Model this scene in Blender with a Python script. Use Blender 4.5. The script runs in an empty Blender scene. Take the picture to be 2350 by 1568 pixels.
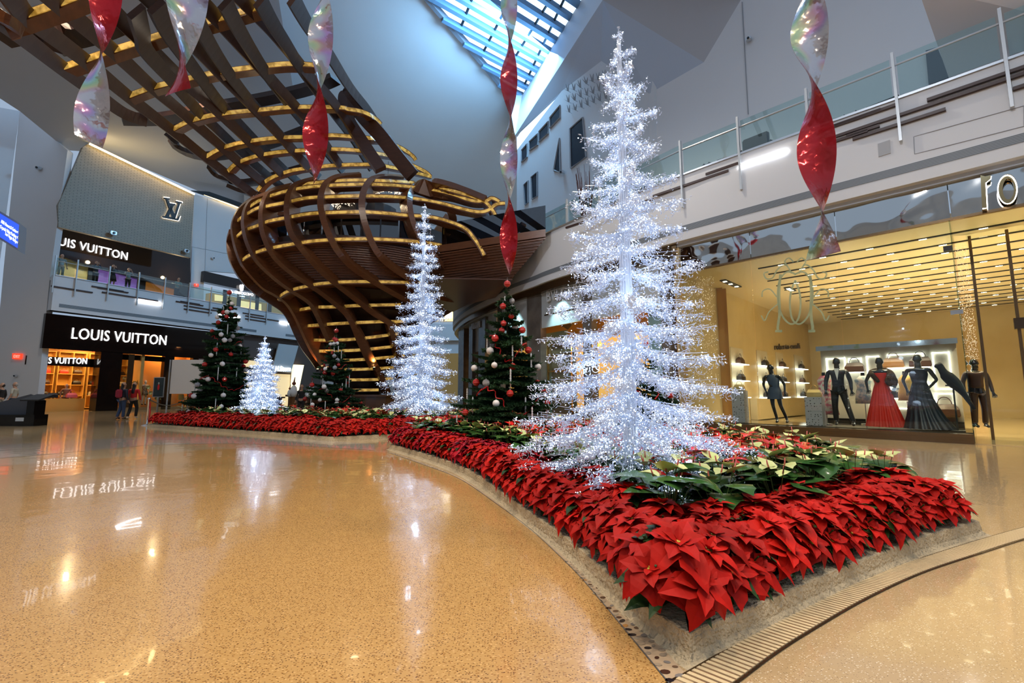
import bpy, bmesh, math, random
from mathutils import Vector, Matrix, Euler
from math import sin, cos, pi, radians
rnd = random.Random(7)
SC = bpy.context.scene
COL = SC.collection

# ------------------------------------------------------------------ camera, sky, exposure
F = 1044.0; TH = radians(6.6); CAMZ = 1.15
cd = bpy.data.cameras.new('camera'); cd.sensor_width = 36; cd.lens = F/2350*36; cd.clip_end = 300; cd.clip_start = .05
cam = bpy.data.objects.new('camera', cd); COL.objects.link(cam)
cam.location = (0, 0, CAMZ); cam.rotation_euler = (pi/2+TH, 0, 0); SC.camera = cam
W = bpy.data.worlds.new('sky'); SC.world = W; W.use_nodes = True
W.node_tree.nodes['Background'].inputs[0].default_value = (.58, .75, 1, 1)
W.node_tree.nodes['Background'].inputs[1].default_value = .58
_nt = W.node_tree; _tc = _nt.nodes.new('ShaderNodeTexCoord'); _dp = _nt.nodes.new('ShaderNodeVectorMath'); _dp.operation = 'DOT_PRODUCT'; _dp.inputs[1].default_value = (.02, .76, .65)
_mr = _nt.nodes.new('ShaderNodeMapRange'); _mr.interpolation_type = 'SMOOTHSTEP'; _mr.inputs[1].default_value = .80; _mr.inputs[2].default_value = .96; _mr.inputs[3].default_value = .58; _mr.inputs[4].default_value = 2.6
_nt.links.new(_tc.outputs['Generated'], _dp.inputs[0]); _nt.links.new(_dp.outputs['Value'], _mr.inputs[0]); _nt.links.new(_mr.outputs[0], _nt.nodes['Background'].inputs[1])   # the bright part of the sky
SC.view_settings.view_transform = 'Standard'; SC.view_settings.look = 'None'
SC.view_settings.exposure = 0.0; SC.view_settings.gamma = 1; SC.view_settings.use_curve_mapping = False
SC.cycles.max_bounces = 6; SC.cycles.diffuse_bounces = 2; SC.cycles.glossy_bounces = 3
SC.cycles.transmission_bounces = 2; SC.cycles.transparent_max_bounces = 10
SC.cycles.use_adaptive_sampling = True; SC.cycles.adaptive_threshold = .09
SC.cycles.sample_clamp_indirect = 4; SC.cycles.caustics_reflective = False; SC.cycles.caustics_refractive = False

def light(name, kind, loc, power, color=(1, 1, 1), size=1, size_y=None, target=None, spot=None, blend=.5):
    l = bpy.data.lights.new(name, kind); l.energy = power; l.color = color
    if kind == 'AREA':
        l.size = size
        if size_y: l.shape = 'RECTANGLE'; l.size_y = size_y
    else: l.shadow_soft_size = size
    if spot: l.spot_size = radians(spot); l.spot_blend = blend
    o = bpy.data.objects.new(name, l); COL.objects.link(o); o.location = loc
    if target is not None:
        o.rotation_euler = (Vector(target)-Vector(loc)).to_track_quat('-Z', 'Y').to_euler()
    return o
# the mall's ceiling lamps: warm downlights over the floor, then unseen fill spots
def down(x, y, z, p, c, ang=110): return light('ceiling_or_fill_lamp', 'SPOT', (x, y, z), p, c, .25, None, (x, y, 0), ang, .7)
for x, y in ((-5, 2), (-1, -1), (-9, 7), (-14, 12), (-3, 7)): down(x, y, 15, 1800, (1, .80, .56))
for x, y in ((4, 1), (6.5, 5), (3, 6)): down(x, y, 13, 1100, (1, .85, .67))
for x, y in ((2, -3), (7, -2), (-4, -4)): down(x, y, 9, 330, (1, .85, .68), 160)  # added fill from behind the camera for the kerb fronts
for x, y in ((-20, 22), (-15, 20), (3, 14)): down(x, y, 16, 2000, (1, .86, .68), 130)
light('ceiling_or_fill_lamp', 'SPOT', (-4, 7, 15.5), 1300, (1, .86, .70), .3, None, (-9.3, 24, 8), 60, .8)  # added spot to put a sheen on the lattice ribs
light('ceiling_or_fill_lamp', 'SPOT', (-12, 4, 16), 700, (1, .82, .62), .3, None, (-11, 22, 7), 60, .8)  # second added spot toward the lattice bulb
light('ceiling_or_fill_lamp', 'SPOT', (1, 2, 12), 1500, (.95, .96, 1), .3, None, (9.3, 11.9, 7.4), 75, .9)  # added neutral wash to brighten the right gallery band
light('ceiling_or_fill_lamp', 'SPOT', (-6, 10, 13), 1300, (.95, .96, 1), .3, None, (3.5, 18.6, 7.4), 60, .9)  # another added wash, farther along the same band
light('skylight_daylight', 'AREA', (1.5, 28, 25.0), 5600, (.28, .62, 1), 8, 5, (-9, 38, 13))

# ------------------------------------------------------------------ rays of the photograph
def ray(u, v):
    a = (784-v)/F; return Vector(((u-1175)/F, cos(TH)-a*sin(TH), sin(TH)+a*cos(TH)))
CO = Vector((0, 0, CAMZ))
def P(u, v, Y):
    d = ray(u, v); return CO+d*(Y/d.y)
def G(u, v, z=0.0):
    d = ray(u, v); return CO+d*((z-CAMZ)/d.z)
def HP(u, v, p, n):
    d = ray(u, v); return CO+d*((Vector(p)-CO).dot(n)/d.dot(n))

# ------------------------------------------------------------------ materials
MATS = {}
def mat(name, col=(.5, .5, .5), rough=.5, metal=0, emit=None, es=1, spec=.5, noise=None, bump=None, coat=0, alpha=1, trans=0):
    if name in MATS: return MATS[name]
    m = bpy.data.materials.new(name); m.use_nodes = True; nt = m.node_tree; b = nt.nodes['Principled BSDF']
    b.inputs['Base Color'].default_value = (*col, 1); b.inputs['Roughness'].default_value = rough
    b.inputs['Metallic'].default_value = metal; b.inputs['Specular IOR Level'].default_value = spec
    b.inputs['Coat Weight'].default_value = coat; b.inputs['Alpha'].default_value = alpha
    b.inputs['Transmission Weight'].default_value = trans
    if emit: b.inputs['Emission Color'].default_value = (*emit, 1); b.inputs['Emission Strength'].default_value = es
    if noise:   # (scale, colour2, contrast, stretch)
        tc = nt.nodes.new('ShaderNodeTexCoord'); mp = nt.nodes.new('ShaderNodeMapping'); n = nt.nodes.new('ShaderNodeTexNoise')
        n.inputs['Scale'].default_value = noise[0]; n.inputs['Detail'].default_value = 4
        if len(noise) > 3: mp.inputs['Scale'].default_value = noise[3]
        r = nt.nodes.new('ShaderNodeValToRGB'); k = noise[2]
        r.color_ramp.elements[0].position = .5-k; r.color_ramp.elements[1].position = .5+k
        r.color_ramp.elements[0].color = (*col, 1); r.color_ramp.elements[1].color = (*noise[1], 1)
        nt.links.new(tc.outputs['Object'], mp.inputs[0]); nt.links.new(mp.outputs[0], n.inputs['Vector'])
        nt.links.new(n.outputs[0], r.inputs[0]); nt.links.new(r.outputs[0], b.inputs['Base Color'])
    if bump:    # (scale, strength, distance)
        tc = nt.nodes.new('ShaderNodeTexCoord'); n = nt.nodes.new('ShaderNodeTexNoise'); n.inputs['Scale'].default_value = bump[0]
        bp = nt.nodes.new('ShaderNodeBump'); bp.inputs['Strength'].default_value = bump[1]; bp.inputs['Distance'].default_value = bump[2]
        nt.links.new(tc.outputs['Object'], n.inputs['Vector']); nt.links.new(n.outputs[0], bp.inputs['Height'])
        nt.links.new(bp.outputs[0], b.inputs['Normal'])
    MATS[name] = m; return m
def nosample(m):
    try: m.cycles.emission_sampling = 'NONE'
    except Exception: pass
    return m
def glassmat(name, tint, fr=.12, rough=.0):
    if name in MATS: return MATS[name]
    m = bpy.data.materials.new(name); m.use_nodes = True; nt = m.node_tree; nt.nodes.clear()
    o = nt.nodes.new('ShaderNodeOutputMaterial'); t = nt.nodes.new('ShaderNodeBsdfTransparent'); g = nt.nodes.new('ShaderNodeBsdfGlossy')
    mx = nt.nodes.new('ShaderNodeMixShader'); lw = nt.nodes.new('ShaderNodeLayerWeight'); lw.inputs[0].default_value = .5
    pw = nt.nodes.new('ShaderNodeMath'); pw.operation = 'POWER'; pw.inputs[1].default_value = 4
    ad = nt.nodes.new('ShaderNodeMath'); ad.operation = 'ADD'; ad.inputs[1].default_value = fr; ad.use_clamp = True
    t.inputs[0].default_value = (*tint, 1); g.inputs[1].default_value = rough
    nt.links.new(lw.outputs['Facing'], pw.inputs[0]); nt.links.new(pw.outputs[0], ad.inputs[0]); nt.links.new(ad.outputs[0], mx.inputs[0])
    nt.links.new(t.outputs[0], mx.inputs[1]); nt.links.new(g.outputs[0], mx.inputs[2]); nt.links.new(mx.outputs[0], o.inputs[0])
    MATS[name] = m; return m

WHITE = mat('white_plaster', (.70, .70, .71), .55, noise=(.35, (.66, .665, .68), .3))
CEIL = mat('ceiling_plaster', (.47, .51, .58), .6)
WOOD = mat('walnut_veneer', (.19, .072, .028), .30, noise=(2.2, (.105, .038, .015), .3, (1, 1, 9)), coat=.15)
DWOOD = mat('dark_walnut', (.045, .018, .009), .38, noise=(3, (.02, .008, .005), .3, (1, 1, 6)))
GOLD = mat('gold_light_strip', (.82, .52, .12), .35, emit=(1, .60, .08), es=.50, noise=(4.0, (.36, .20, .03), .10))
_n = GOLD.node_tree; _b = _n.nodes['Principled BSDF']
_n.links.new([x for x in _n.nodes if x.type == 'VALTORGB'][0].outputs[0], _b.inputs['Emission Color'])
nosample(GOLD)
BLACK = mat('black_gloss', (.006, .006, .007), .08)
BLACKM = mat('black_matte', (.012, .012, .013), .5)
BRONZE = mat('bronze_metal', (.20, .13, .07), .25, .9)
STEEL = mat('brushed_steel', (.62, .64, .66), .28, .9)
CHROME = mat('chrome', (.85, .85, .86), .06, 1)
SIGNW = nosample(mat('lit_white_letters', (.9, .9, .9), .4, emit=(1, 1, 1), es=3.2))
TUBE = mat('white_light_tube', (.9, .9, .9), .4, emit=(.95, .96, 1), es=14)
GLASS = glassmat('clear_glass', (.93, .97, .95), .03)
RGLASS = glassmat('railing_glass', (.80, .90, .88), .10)
DGLASS = glassmat('dark_glass', (.10, .13, .16), .16)

# ------------------------------------------------------------------ mesh helpers
def link(name, bm, m, parent=None, smooth=False, mats=None):
    me = bpy.data.meshes.new(name); bm.normal_update(); bm.to_mesh(me); bm.free()
    for mm in (mats or [m]): me.materials.append(mm)
    if smooth:
        for p in me.polygons: p.use_smooth = True
    o = bpy.data.objects.new(name, me); COL.objects.link(o)
    if parent: o.parent = parent
    return o
def tag(o, label=None, cat=None, group=None, kind=None):
    if label: o['label'] = label
    if cat: o['category'] = cat
    if group: o['group'] = group
    if kind: o['kind'] = kind
    return o
def struct(name, bm, m, **k):
    o = link(name, bm, m, **k); o['kind'] = 'structure'; return o
def empty(name, loc, label=None, cat=None, group=None, rz=0):
    o = bpy.data.objects.new(name, None); COL.objects.link(o); o.location = loc; o.rotation_euler = (0, 0, rz); o.empty_display_size = .1
    return tag(o, label, cat, group)
def settle(root, kids):
    """children were modelled in world space: keep them there under an empty with a location"""
    inv = (Matrix.Translation(root.location) @ root.rotation_euler.to_matrix().to_4x4()).inverted()
    for k in kids:
        k.parent = root
        k.data.transform(inv)
def copy_tree(o, parent=None):
    c = o.copy(); COL.objects.link(c)
    if parent is not None: c.parent = parent
    for ch in KIDS.get(o.name, []): copy_tree2(ch, c)
    return c
KIDS = {}
def copy_tree2(o, parent):
    c = o.copy(); COL.objects.link(c); c.parent = parent
    for ch in KIDS.get(o.name, []): copy_tree2(ch, c)
    return c
def freeze(root):
    def rec(o):
        KIDS[o.name] = [c for c in COL.objects if c.parent == o]
        for c in KIDS[o.name]: rec(c)
    rec(root)

def box(bm, a, b, M=None):
    x0, y0, z0 = a; x1, y1, z1 = b
    vs = [bm.verts.new((M @ Vector(c)) if M else Vector(c)) for c in
          ((x0, y0, z0), (x1, y0, z0), (x1, y1, z0), (x0, y1, z0), (x0, y0, z1), (x1, y0, z1), (x1, y1, z1), (x0, y1, z1))]
    for f in ((3, 2, 1, 0), (4, 5, 6, 7), (0, 1, 5, 4), (1, 2, 6, 5), (2, 3, 7, 6), (3, 0, 4, 7)): bm.faces.new([vs[i] for i in f])
def prism(bm, pts, off):
    """polygon pts (world) thickened by vector off"""
    n = len(pts); a = [bm.verts.new(Vector(p)) for p in pts]; b = [bm.verts.new(Vector(p)+Vector(off)) for p in pts]
    bm.faces.new(a); bm.faces.new(b[::-1])
    for i in range(n): bm.faces.new((a[i], b[i], b[(i+1) % n], a[(i+1) % n]))
def poly(bm, pts): return bm.faces.new([bm.verts.new(Vector(p)) for p in pts])
def tube(bm, pts, r, n=6, r2=None, closed=False):
    pts = [Vector(p) for p in pts]; N = len(pts); rings = []
    for i, p in enumerate(pts):
        t = (pts[min(i+1, N-1)]-pts[max(i-1, 0)])
        if t.length < 1e-9: t = Vector((0, 0, 1))
        t.normalize(); ref = Vector((0, 0, 1)) if abs(t.z) < .9 else Vector((1, 0, 0))
        a = t.cross(ref).normalized(); b = t.cross(a); rr = r if r2 is None else r+(r2-r)*i/max(1, N-1)
        rings.append([bm.verts.new(p+a*(rr*cos(2*pi*k/n))+b*(rr*sin(2*pi*k/n))) for k in range(n)])
    for i in range(N-1):
        for k in range(n): bm.faces.new((rings[i][k], rings[i][(k+1) % n], rings[i+1][(k+1) % n], rings[i+1][k]))
    try: bm.faces.new(rings[0][::-1]); bm.faces.new(rings[-1])
    except Exception: pass
def lathe(bm, prof, n=20, M=None, c=(0, 0, 0)):
    rings = []
    for r, z in prof:
        rings.append([bm.verts.new((M or Matrix()) @ (Vector(c)+Vector((max(r, 1e-4)*cos(2*pi*k/n), max(r, 1e-4)*sin(2*pi*k/n), z)))) for k in range(n)])
    for i in range(len(rings)-1):
        for k in range(n): bm.faces.new((rings[i][k], rings[i][(k+1) % n], rings[i+1][(k+1) % n], rings[i+1][k]))
    bm.faces.new(rings[0][::-1]); bm.faces.new(rings[-1])
def ball(bm, c, r, seg=12, sc=(1, 1, 1)):
    bmesh.ops.create_uvsphere(bm, u_segments=seg, v_segments=max(6, seg*2//3), radius=r, matrix=Matrix.Translation(c) @ Matrix.Diagonal((*sc, 1)))
def catmull(pts, k=6):
    pts = [Vector(p) for p in pts]; out = []
    for i in range(len(pts)-1):
        p0 = pts[max(i-1, 0)]; p1 = pts[i]; p2 = pts[i+1]; p3 = pts[min(i+2, len(pts)-1)]
        for j in range(k):
            t = j/k
            out.append(.5*((2*p1)+(p2-p0)*t+(2*p0-5*p1+4*p2-p3)*t*t+(3*p1-p0-3*p2+p3)*t**3))
    out.append(pts[-1]); return out
def beam(bm, pts, norms, depth, width):
    """plank following pts: outer edge on pts, going back by depth along -norm, width across"""
    N = len(pts); rings = []
    for i in range(N):
        t = (pts[min(i+1, N-1)]-pts[max(i-1, 0)]).normalized(); n = norms[i]; n = (n-t*n.dot(t)).normalized(); s = t.cross(n)
        w = s*(width/2); d = depth[i] if isinstance(depth, list) else depth
        rings.append([bm.verts.new(q) for q in (pts[i]-w, pts[i]+w, pts[i]+w-n*d, pts[i]-w-n*d)])
    for i in range(N-1):
        for k in range(4): bm.faces.new((rings[i][k], rings[i][(k+1) % 4], rings[i+1][(k+1) % 4], rings[i+1][k]))
    bm.faces.new(rings[0][::-1]); bm.faces.new(rings[-1])
    bmesh.ops.recalc_face_normals(bm, faces=bm.faces[:])

def eval_mesh(o):
    """mesh with curves and modifiers applied, worked out in a small side scene"""
    s = bpy.data.scenes.new('side'); s.collection.objects.link(o); 
    with bpy.context.temp_override(scene=s, view_layer=s.view_layers[0]): dg = bpy.context.evaluated_depsgraph_get(); dg.update()
    me = bpy.data.meshes.new_from_object(o.evaluated_get(dg), depsgraph=dg); s.collection.objects.unlink(o); bpy.data.scenes.remove(s); return me
class Wall:
    """vertical plane: origin (x,y), direction (unit) that runs left to right in the photo; normal faces the camera"""
    def __init__(self, o, d):
        self.o = Vector((o[0], o[1], 0)); self.e = Vector((d[0], d[1], 0)).normalized(); self.n = Vector((self.e.y, -self.e.x, 0))
        self.M = Matrix((( self.e.x, -self.n.x, 0, o[0]), (self.e.y, -self.n.y, 0, o[1]), (0, 0, 1, 0), (0, 0, 0, 1)))
    def pt(self, s, z, d=0): return self.o+self.e*s+self.n*d+Vector((0, 0, z))
    def hit(self, u, v, d=0):
        p = HP(u, v, self.o+self.n*d, self.n); return (p-self.o).dot(self.e), p.z
    def box(self, bm, s0, s1, z0, z1, d0, d1): box(bm, (s0, -d1, z0), (s1, -d0, z1), self.M)
    def poly(self, bm, pts, d, th):
        """pts = (u,v) pixels on the plane at distance d toward the camera, thickness th backward"""
        prism(bm, [self.pt(*self.hit(u, v, d), d) for u, v in pts], -self.n*th)
    def szpoly(self, bm, pts, d, th): prism(bm, [self.pt(s, z, d) for s, z in pts], -self.n*th)
def text_on(wall, s, uvL, uvR, h, d, m, name, parent=None, ext=.04, shear=0, mirror=False, gap=1.0):
    """text whose baseline starts at pixel uvL and ends at uvR on the wall, cap height h (m)"""
    c = bpy.data.curves.new(name, 'FONT'); c.body = s; c.size = 1; c.extrude = .5; c.shear = shear; c.space_character = gap; c.resolution_u = 3
    t = bpy.data.objects.new('tmp', c)
    me = eval_mesh(t); bpy.data.objects.remove(t)
    xs = [v.co.x for v in me.vertices]; ys = [v.co.y for v in me.vertices]; x0, x1 = min(xs), max(xs); y0 = 0; y1 = max(ys)
    sL, zL = wall.hit(*uvL, d); sR, zR = wall.hit(*uvR, d)
    for v in me.vertices:
        f = (v.co.x-x0)/(x1-x0)
        if mirror: f = 1-f
        y = (v.co.y-y0)/(y1-y0)*h
        v.co = wall.pt(sL+(sR-sL)*f, zL+(zR-zL)*f+y, d+v.co.z*ext)
    me.materials.clear(); me.materials.append(m)
    o = bpy.data.objects.new(name, me); COL.objects.link(o)
    if parent: o.parent = parent
    return o

RW = Wall((10.6, 10.7), (.696, -.718))      # right storefront, s=0 near the glass corner, negative s to the left
LW = Wall((-29.35, 28.7), (.49, 1))         # left storefront, s=0 at the white pier
# ------------------------------------------------------------------ floor
def terrazzo(name, base, chips, scale, rough):
    m = bpy.data.materials.new(name); m.use_nodes = True; nt = m.node_tree; b = nt.nodes['Principled BSDF']
    tc = nt.nodes.new('ShaderNodeTexCoord'); mix = None; prev = None
    n = nt.nodes.new('ShaderNodeTexNoise'); n.inputs['Scale'].default_value = .5
    r = nt.nodes.new('ShaderNodeValToRGB'); r.color_ramp.elements[0].color = (*base, 1)
    r.color_ramp.elements[1].color = (*[c*.86 for c in base], 1)
    nt.links.new(tc.outputs['Object'], n.inputs['Vector']); nt.links.new(n.outputs[0], r.inputs[0]); prev = r.outputs[0]
    for i, (c, sc, th) in enumerate(chips):
        v = nt.nodes.new('ShaderNodeTexVoronoi'); v.inputs['Scale'].default_value = sc
        rp = nt.nodes.new('ShaderNodeValToRGB'); rp.color_ramp.elements[0].position = th; rp.color_ramp.elements[1].position = th+.02
        rp.color_ramp.elements[0].color = (1, 1, 1, 1); rp.color_ramp.elements[1].color = (0, 0, 0, 1)
        wn = nt.nodes.new('ShaderNodeMath'); wn.operation = 'GREATER_THAN'; wn.inputs[1].default_value = .45
        sep = nt.nodes.new('ShaderNodeSeparateColor'); nt.links.new(v.outputs['Color'], sep.inputs[0]); nt.links.new(sep.outputs[0], wn.inputs[0])
        mul = nt.nodes.new('ShaderNodeMath'); mul.operation = 'MULTIPLY'
        mp = nt.nodes.new('ShaderNodeMapping'); mp.inputs['Location'].default_value = (i*7.3, i*3.1, 0); mp.inputs['Rotation'].default_value = (0, 0, i*.8); mp.inputs['Scale'].default_value = (1, 1.7, 1)
        nt.links.new(tc.outputs['Object'], mp.inputs[0]); nt.links.new(mp.outputs[0], v.inputs['Vector']); nt.links.new(v.outputs['Distance'], rp.inputs[0])
        nt.links.new(rp.outputs[0], mul.inputs[0]); nt.links.new(wn.outputs[0], mul.inputs[1])
        mx = nt.nodes.new('ShaderNodeMix'); mx.data_type = 'RGBA'; mx.inputs[7].default_value = (*c, 1)
        nt.links.new(mul.outputs[0], mx.inputs[0]); nt.links.new(prev, mx.inputs[6]); prev = mx.outputs[2]
    nt.links.new(prev, b.inputs['Base Color']); b.inputs['Roughness'].default_value = rough; b.inputs['Coat Weight'].default_value = .35; b.inputs['Coat Roughness'].default_value = .03
    b.inputs['Specular IOR Level'].default_value = .7
    n2 = nt.nodes.new('ShaderNodeTexNoise'); n2.inputs['Scale'].default_value = 2.6; n2.inputs['Detail'].default_value = 1
    mp2 = nt.nodes.new('ShaderNodeMapping')
    bp = nt.nodes.new('ShaderNodeBump'); bp.inputs['Strength'].default_value = .12; bp.inputs['Distance'].default_value = .02
    nt.links.new(tc.outputs['Object'], mp2.inputs[0]); nt.links.new(mp2.outputs[0], n2.inputs['Vector']); nt.links.new(n2.outputs[0], bp.inputs['Height'])
    nt.links.new(bp.outputs[0], b.inputs['Normal']); nt.links.new(bp.outputs[0], b.inputs['Coat Normal'])
    return m
TZ_O = terrazzo('orange_terrazzo', (.55, .32, .115), [((.12, .05, .02), 75, .30), ((.30, .14, .04), 60, .30), ((.68, .42, .17), 50, .26)], 1, .14)
TZ_B = terrazzo('beige_terrazzo', (.52, .37, .20), [((.20, .13, .08), 90, .22), ((.75, .65, .5), 70, .24)], 1, .12)
TZ_P = terrazzo('pale_terrazzo', (.50, .42, .34), [((.25, .18, .12), 80, .2)], 1, .10)
bm = bmesh.new(); poly(bm, [(-60, -8, 0), (45, -8, 0), (45, 75, 0), (-60, 75, 0)]); struct('floor', bm, TZ_B)

def gl(pts, z=0): return [G(u, v, z) for u, v in pts]
ORO = gl([(1531, 1568), (1455, 1475), (1378, 1381), (1310, 1304), (1220, 1219), (1148, 1164), (1054, 1100), (978, 1070), (893, 1040)])
curve_o = catmull([ORO[0]+(ORO[0]-ORO[1])*1.5]+ORO, 6)
bm = bmesh.new()
far = gl([(800, 1034), (640, 1030), (480, 1032), (300, 1048), (0, 1070), (-400, 1110)])
pts = [Vector((-30, -8, 0))]+[Vector((3, -8, 0))]+curve_o+far+[Vector((-30, 3, 0))]
f = poly(bm, [(p.x, p.y, .003) for p in pts]); f.normal_update(); (f.normal_flip() if f.normal.z < 0 else None); bmesh.ops.triangulate(bm, faces=[f])
tag(link('trim_1', bm, TZ_O), kind='structure')
# a paler curved band further back, as laid in the floor
bm = bmesh.new()
b1 = gl([(-300, 1085), (0, 1052), (180, 1037), (340, 1022), (520, 1018), (700, 1024), (860, 1034)]); b2 = gl([(860, 1020), (700, 1008), (520, 1003), (330, 1004), (160, 1012), (0, 1022), (-300, 1042)])
f = poly(bm, [(p.x, p.y, .0025) for p in b1+b2]); f.normal_update(); (f.normal_flip() if f.normal.z < 0 else None); bmesh.ops.triangulate(bm, faces=[f]); tag(link('trim_2', bm, TZ_P), kind='structure')

def offset_line(pts, d):
    out = []
    for i, p in enumerate(pts):
        t = pts[min(i+1, len(pts)-1)]-pts[max(i-1, 0)]; t.z = 0; t.normalize(); out.append(p+Vector((t.y, -t.x, 0))*d)
    return out
def strip(name, A, B, z, m, kind='structure', th=.0):
    bm = bmesh.new(); a = [bm.verts.new((p.x, p.y, z)) for p in A]; b = [bm.verts.new((p.x, p.y, z)) for p in B]
    for i in range(len(a)-1): bm.faces.new((a[i], b[i], b[i+1], a[i+1]))
    for f in bm.faces:
        f.normal_update()
        if f.normal.z < 0: f.normal_flip()
    return tag(link(name, bm, m), kind=kind)
# pebble border beside the bed: inner edge traced on the floor
inn = gl([(1590, 1568), (1504, 1472), (1460, 1425), (1387, 1350), (1318, 1296), (1233, 1223), (1165, 1172), (1065, 1103), (982, 1067), (893, 1037)])
curve_i = catmull([inn[0]+(inn[0]-inn[1])*1.5]+inn, 6)
def resample(c, n):
    """even steps in y"""
    out = []; y0, y1 = c[0].y, c[-1].y
    for k in range(n):
        y = y0+(y1-y0)*k/(n-1)
        for i in range(len(c)-1):
            if (c[i].y-y)*(c[i+1].y-y) <= 0: f = (y-c[i].y)/((c[i+1].y-c[i].y) or 1); out.append(c[i].lerp(c[i+1], f)); break
    return out
yA, yB = max(curve_o[0].y, curve_i[0].y), min(curve_o[-1].y, curve_i[-1].y)
def clipc(c):
    def at(y):
        for i in range(len(c)-1):
            if (c[i].y-y)*(c[i+1].y-y) <= 0: return c[i].lerp(c[i+1], (y-c[i].y)/((c[i+1].y-c[i].y) or 1))
        return c[-1]
    return [at(yA+.001)]+[p for p in c if yA+.001 < p.y < yB-.001]+[at(yB-.001)]
curve_o, curve_i = resample(clipc(curve_o), 90), resample(clipc(curve_i), 90)
PEB = mat('pebble_mortar', (.52, .39, .26), .3, noise=(30, (.45, .33, .22), .2))
strip('trim_3', curve_o, curve_i, .005, PEB)
strip('trim_4', curve_o, offset_line(curve_o, .006), .0065, STEEL)
# pebbles: too many to count past the near ones
PCOL = [(.02, .015, .02), (.07, .03, .02), (.14, .08, .05), (.45, .22, .07), (.36, .28, .2), (.22, .2, .19), (.3, .24, .18), (.4, .33, .24)]
pm = [mat('pebble_%s' % n, c, .12) for n, c in zip(('black', 'umber', 'brown', 'ochre', 'sand', 'grey', 'taupe', 'cream'), PCOL)]
def pebble(bm, x, y, r, a, e, mi):
    vs = [bm.verts.new((x+r*cos(t)*cos(a)-r*e*sin(t)*sin(a), y+r*cos(t)*sin(a)+r*e*sin(t)*cos(a), .0065)) for t in [2*pi*k/9+rnd.uniform(-.1, .1) for k in range(9)]]
    f = bm.faces.new(vs); f.normal_update(); f.material_index = mi
    if f.normal.z < 0: f.normal_flip()
bm = bmesh.new()
no, ni = len(curve_o), len(curve_i)
tot = 0
def along(c, f):
    x = f*(len(c)-1); i = min(int(x), len(c)-2); return c[i].lerp(c[i+1], x-i)
spots = []
for k in range(9000):
    f = rnd.random()**1.1; p = along(curve_o, f*.999); q = along(curve_i, f*.999); w = (q-p).length; g = rnd.uniform(.1, .9); c = p.lerp(q, g); r = rnd.uniform(.013, .024)
    if r > w*.3 or len(spots) > 1500: continue
    if any(abs(c.x-a) < r+R and abs(c.y-b_) < r+R for a, b_, R in spots): continue
    spots.append((c.x, c.y, r*.85)); pebble(bm, c.x, c.y, r, rnd.uniform(-.3, .9), rnd.uniform(.55, .8), rnd.choices(range(8), (2, 2, 2, 1, 4, 2.5, 4, 5))[0])
o = link('border_pebbles', bm, None, mats=pm)
tag(o, 'small mixed brown, black and cream pebbles set in the curved border beside the near flower bed', 'pebbles', kind='stuff')

# grate strip to the right
gt = gl([(1400, 1660), (1540, 1570), (1582, 1547), (1733, 1460), (1903, 1370), (2031, 1313), (2137, 1277), (2244, 1243), (2350, 1213), (2480, 1180)])
gb = gl([(1560, 1655), (1686, 1568), (1775, 1502), (1861, 1447), (1988, 1374), (2116, 1315), (2244, 1272), (2350, 1238), (2480, 1202)])
gb = [gt[0]+(G(1797, 1481)-G(1733, 1460)).normalized()*.2]+gb
gt = catmull(gt, 6); gb = catmull(gb, 6)
GR = mat('grate_slot', (.16, .10, .05), .6, noise=(22, (.30, .08, .03), .2)); GS = mat('grate_slat', (.68, .54, .33), .35)
strip('trim_5', gt, gb, .004, GR); strip('trim_6', offset_line(gt, -.012), gt, .006, BRONZE); strip('trim_7', offset_line(gb, .012), gb, .006, BRONZE)
bm = bmesh.new()
SD = (G(1797, 1481)-G(1733, 1460)).normalized()
gl_ = [0]
for i in range(len(gt)-1): gl_.append(gl_[-1]+(gt[i+1]-gt[i]).length)
def atlen(L):
    for i in range(len(gt)-1):
        if gl_[i+1] >= L: return (i+(L-gl_[i])/(gl_[i+1]-gl_[i]))/(len(gt)-1)
    return 1
start = gl_[8]; k = -1
while start < gl_[-1]-.05:
    f = atlen(start); start += .034; k += 1
    p = along(gt, f); q = along(gb, min(.999, f)); 
    t = (along(gt, min(.999, f+.01))-along(gt, max(0, f-.01))).normalized(); q = None
    for i in range(len(gb)-1):   # where the slat meets the other edge
        a, b = gb[i], gb[i+1]; e = b-a; den = SD.x*e.y-SD.y*e.x
        if abs(den) < 1e-9: continue
        u = ((a.x-p.x)*e.y-(a.y-p.y)*e.x)/den; w = ((a.x-p.x)*SD.y-(a.y-p.y)*SD.x)/den
        if 0 <= w <= 1 and u > 0: q = p+SD*u; break
    if q is None: q = p+SD*.17
    w = t*.0105
    prism(bm, [p-w+Vector((0, 0, .004)), p+w+Vector((0, 0, .004)), q+w+Vector((0, 0, .004)), q-w+Vector((0, 0, .004))], (0, 0, .006))
bmesh.ops.recalc_face_normals(bm, faces=bm.faces[:])
GRATE = tag(link('trim_8', bm, GS), kind='structure')

# ------------------------------------------------------------------ big shell planes
def plane3(a, b, c):
    n = (b-a).cross(c-a).normalized(); return a, n
def shell(name, pl, px, m, th=.25):
    bm = bmesh.new(); pts = [HP(u, v, *pl) for u, v in px]; n = pl[1]
    if n.dot(CO-pts[0]) > 0: n = -n
    prism(bm, pts, n*th); bmesh.ops.recalc_face_normals(bm, faces=bm.faces[:]); return struct(name, bm, m)
BW = plane3(P(985, 0, 27), P(1165, 212, 36), P(600, 450, 44))
shell('wall_back', BW, [(560, -260), (770, -250), (985, 0), (1165, 212), (1186, 300), (1186, 560), (1186, 700), (560, 700)], WHITE)
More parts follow.
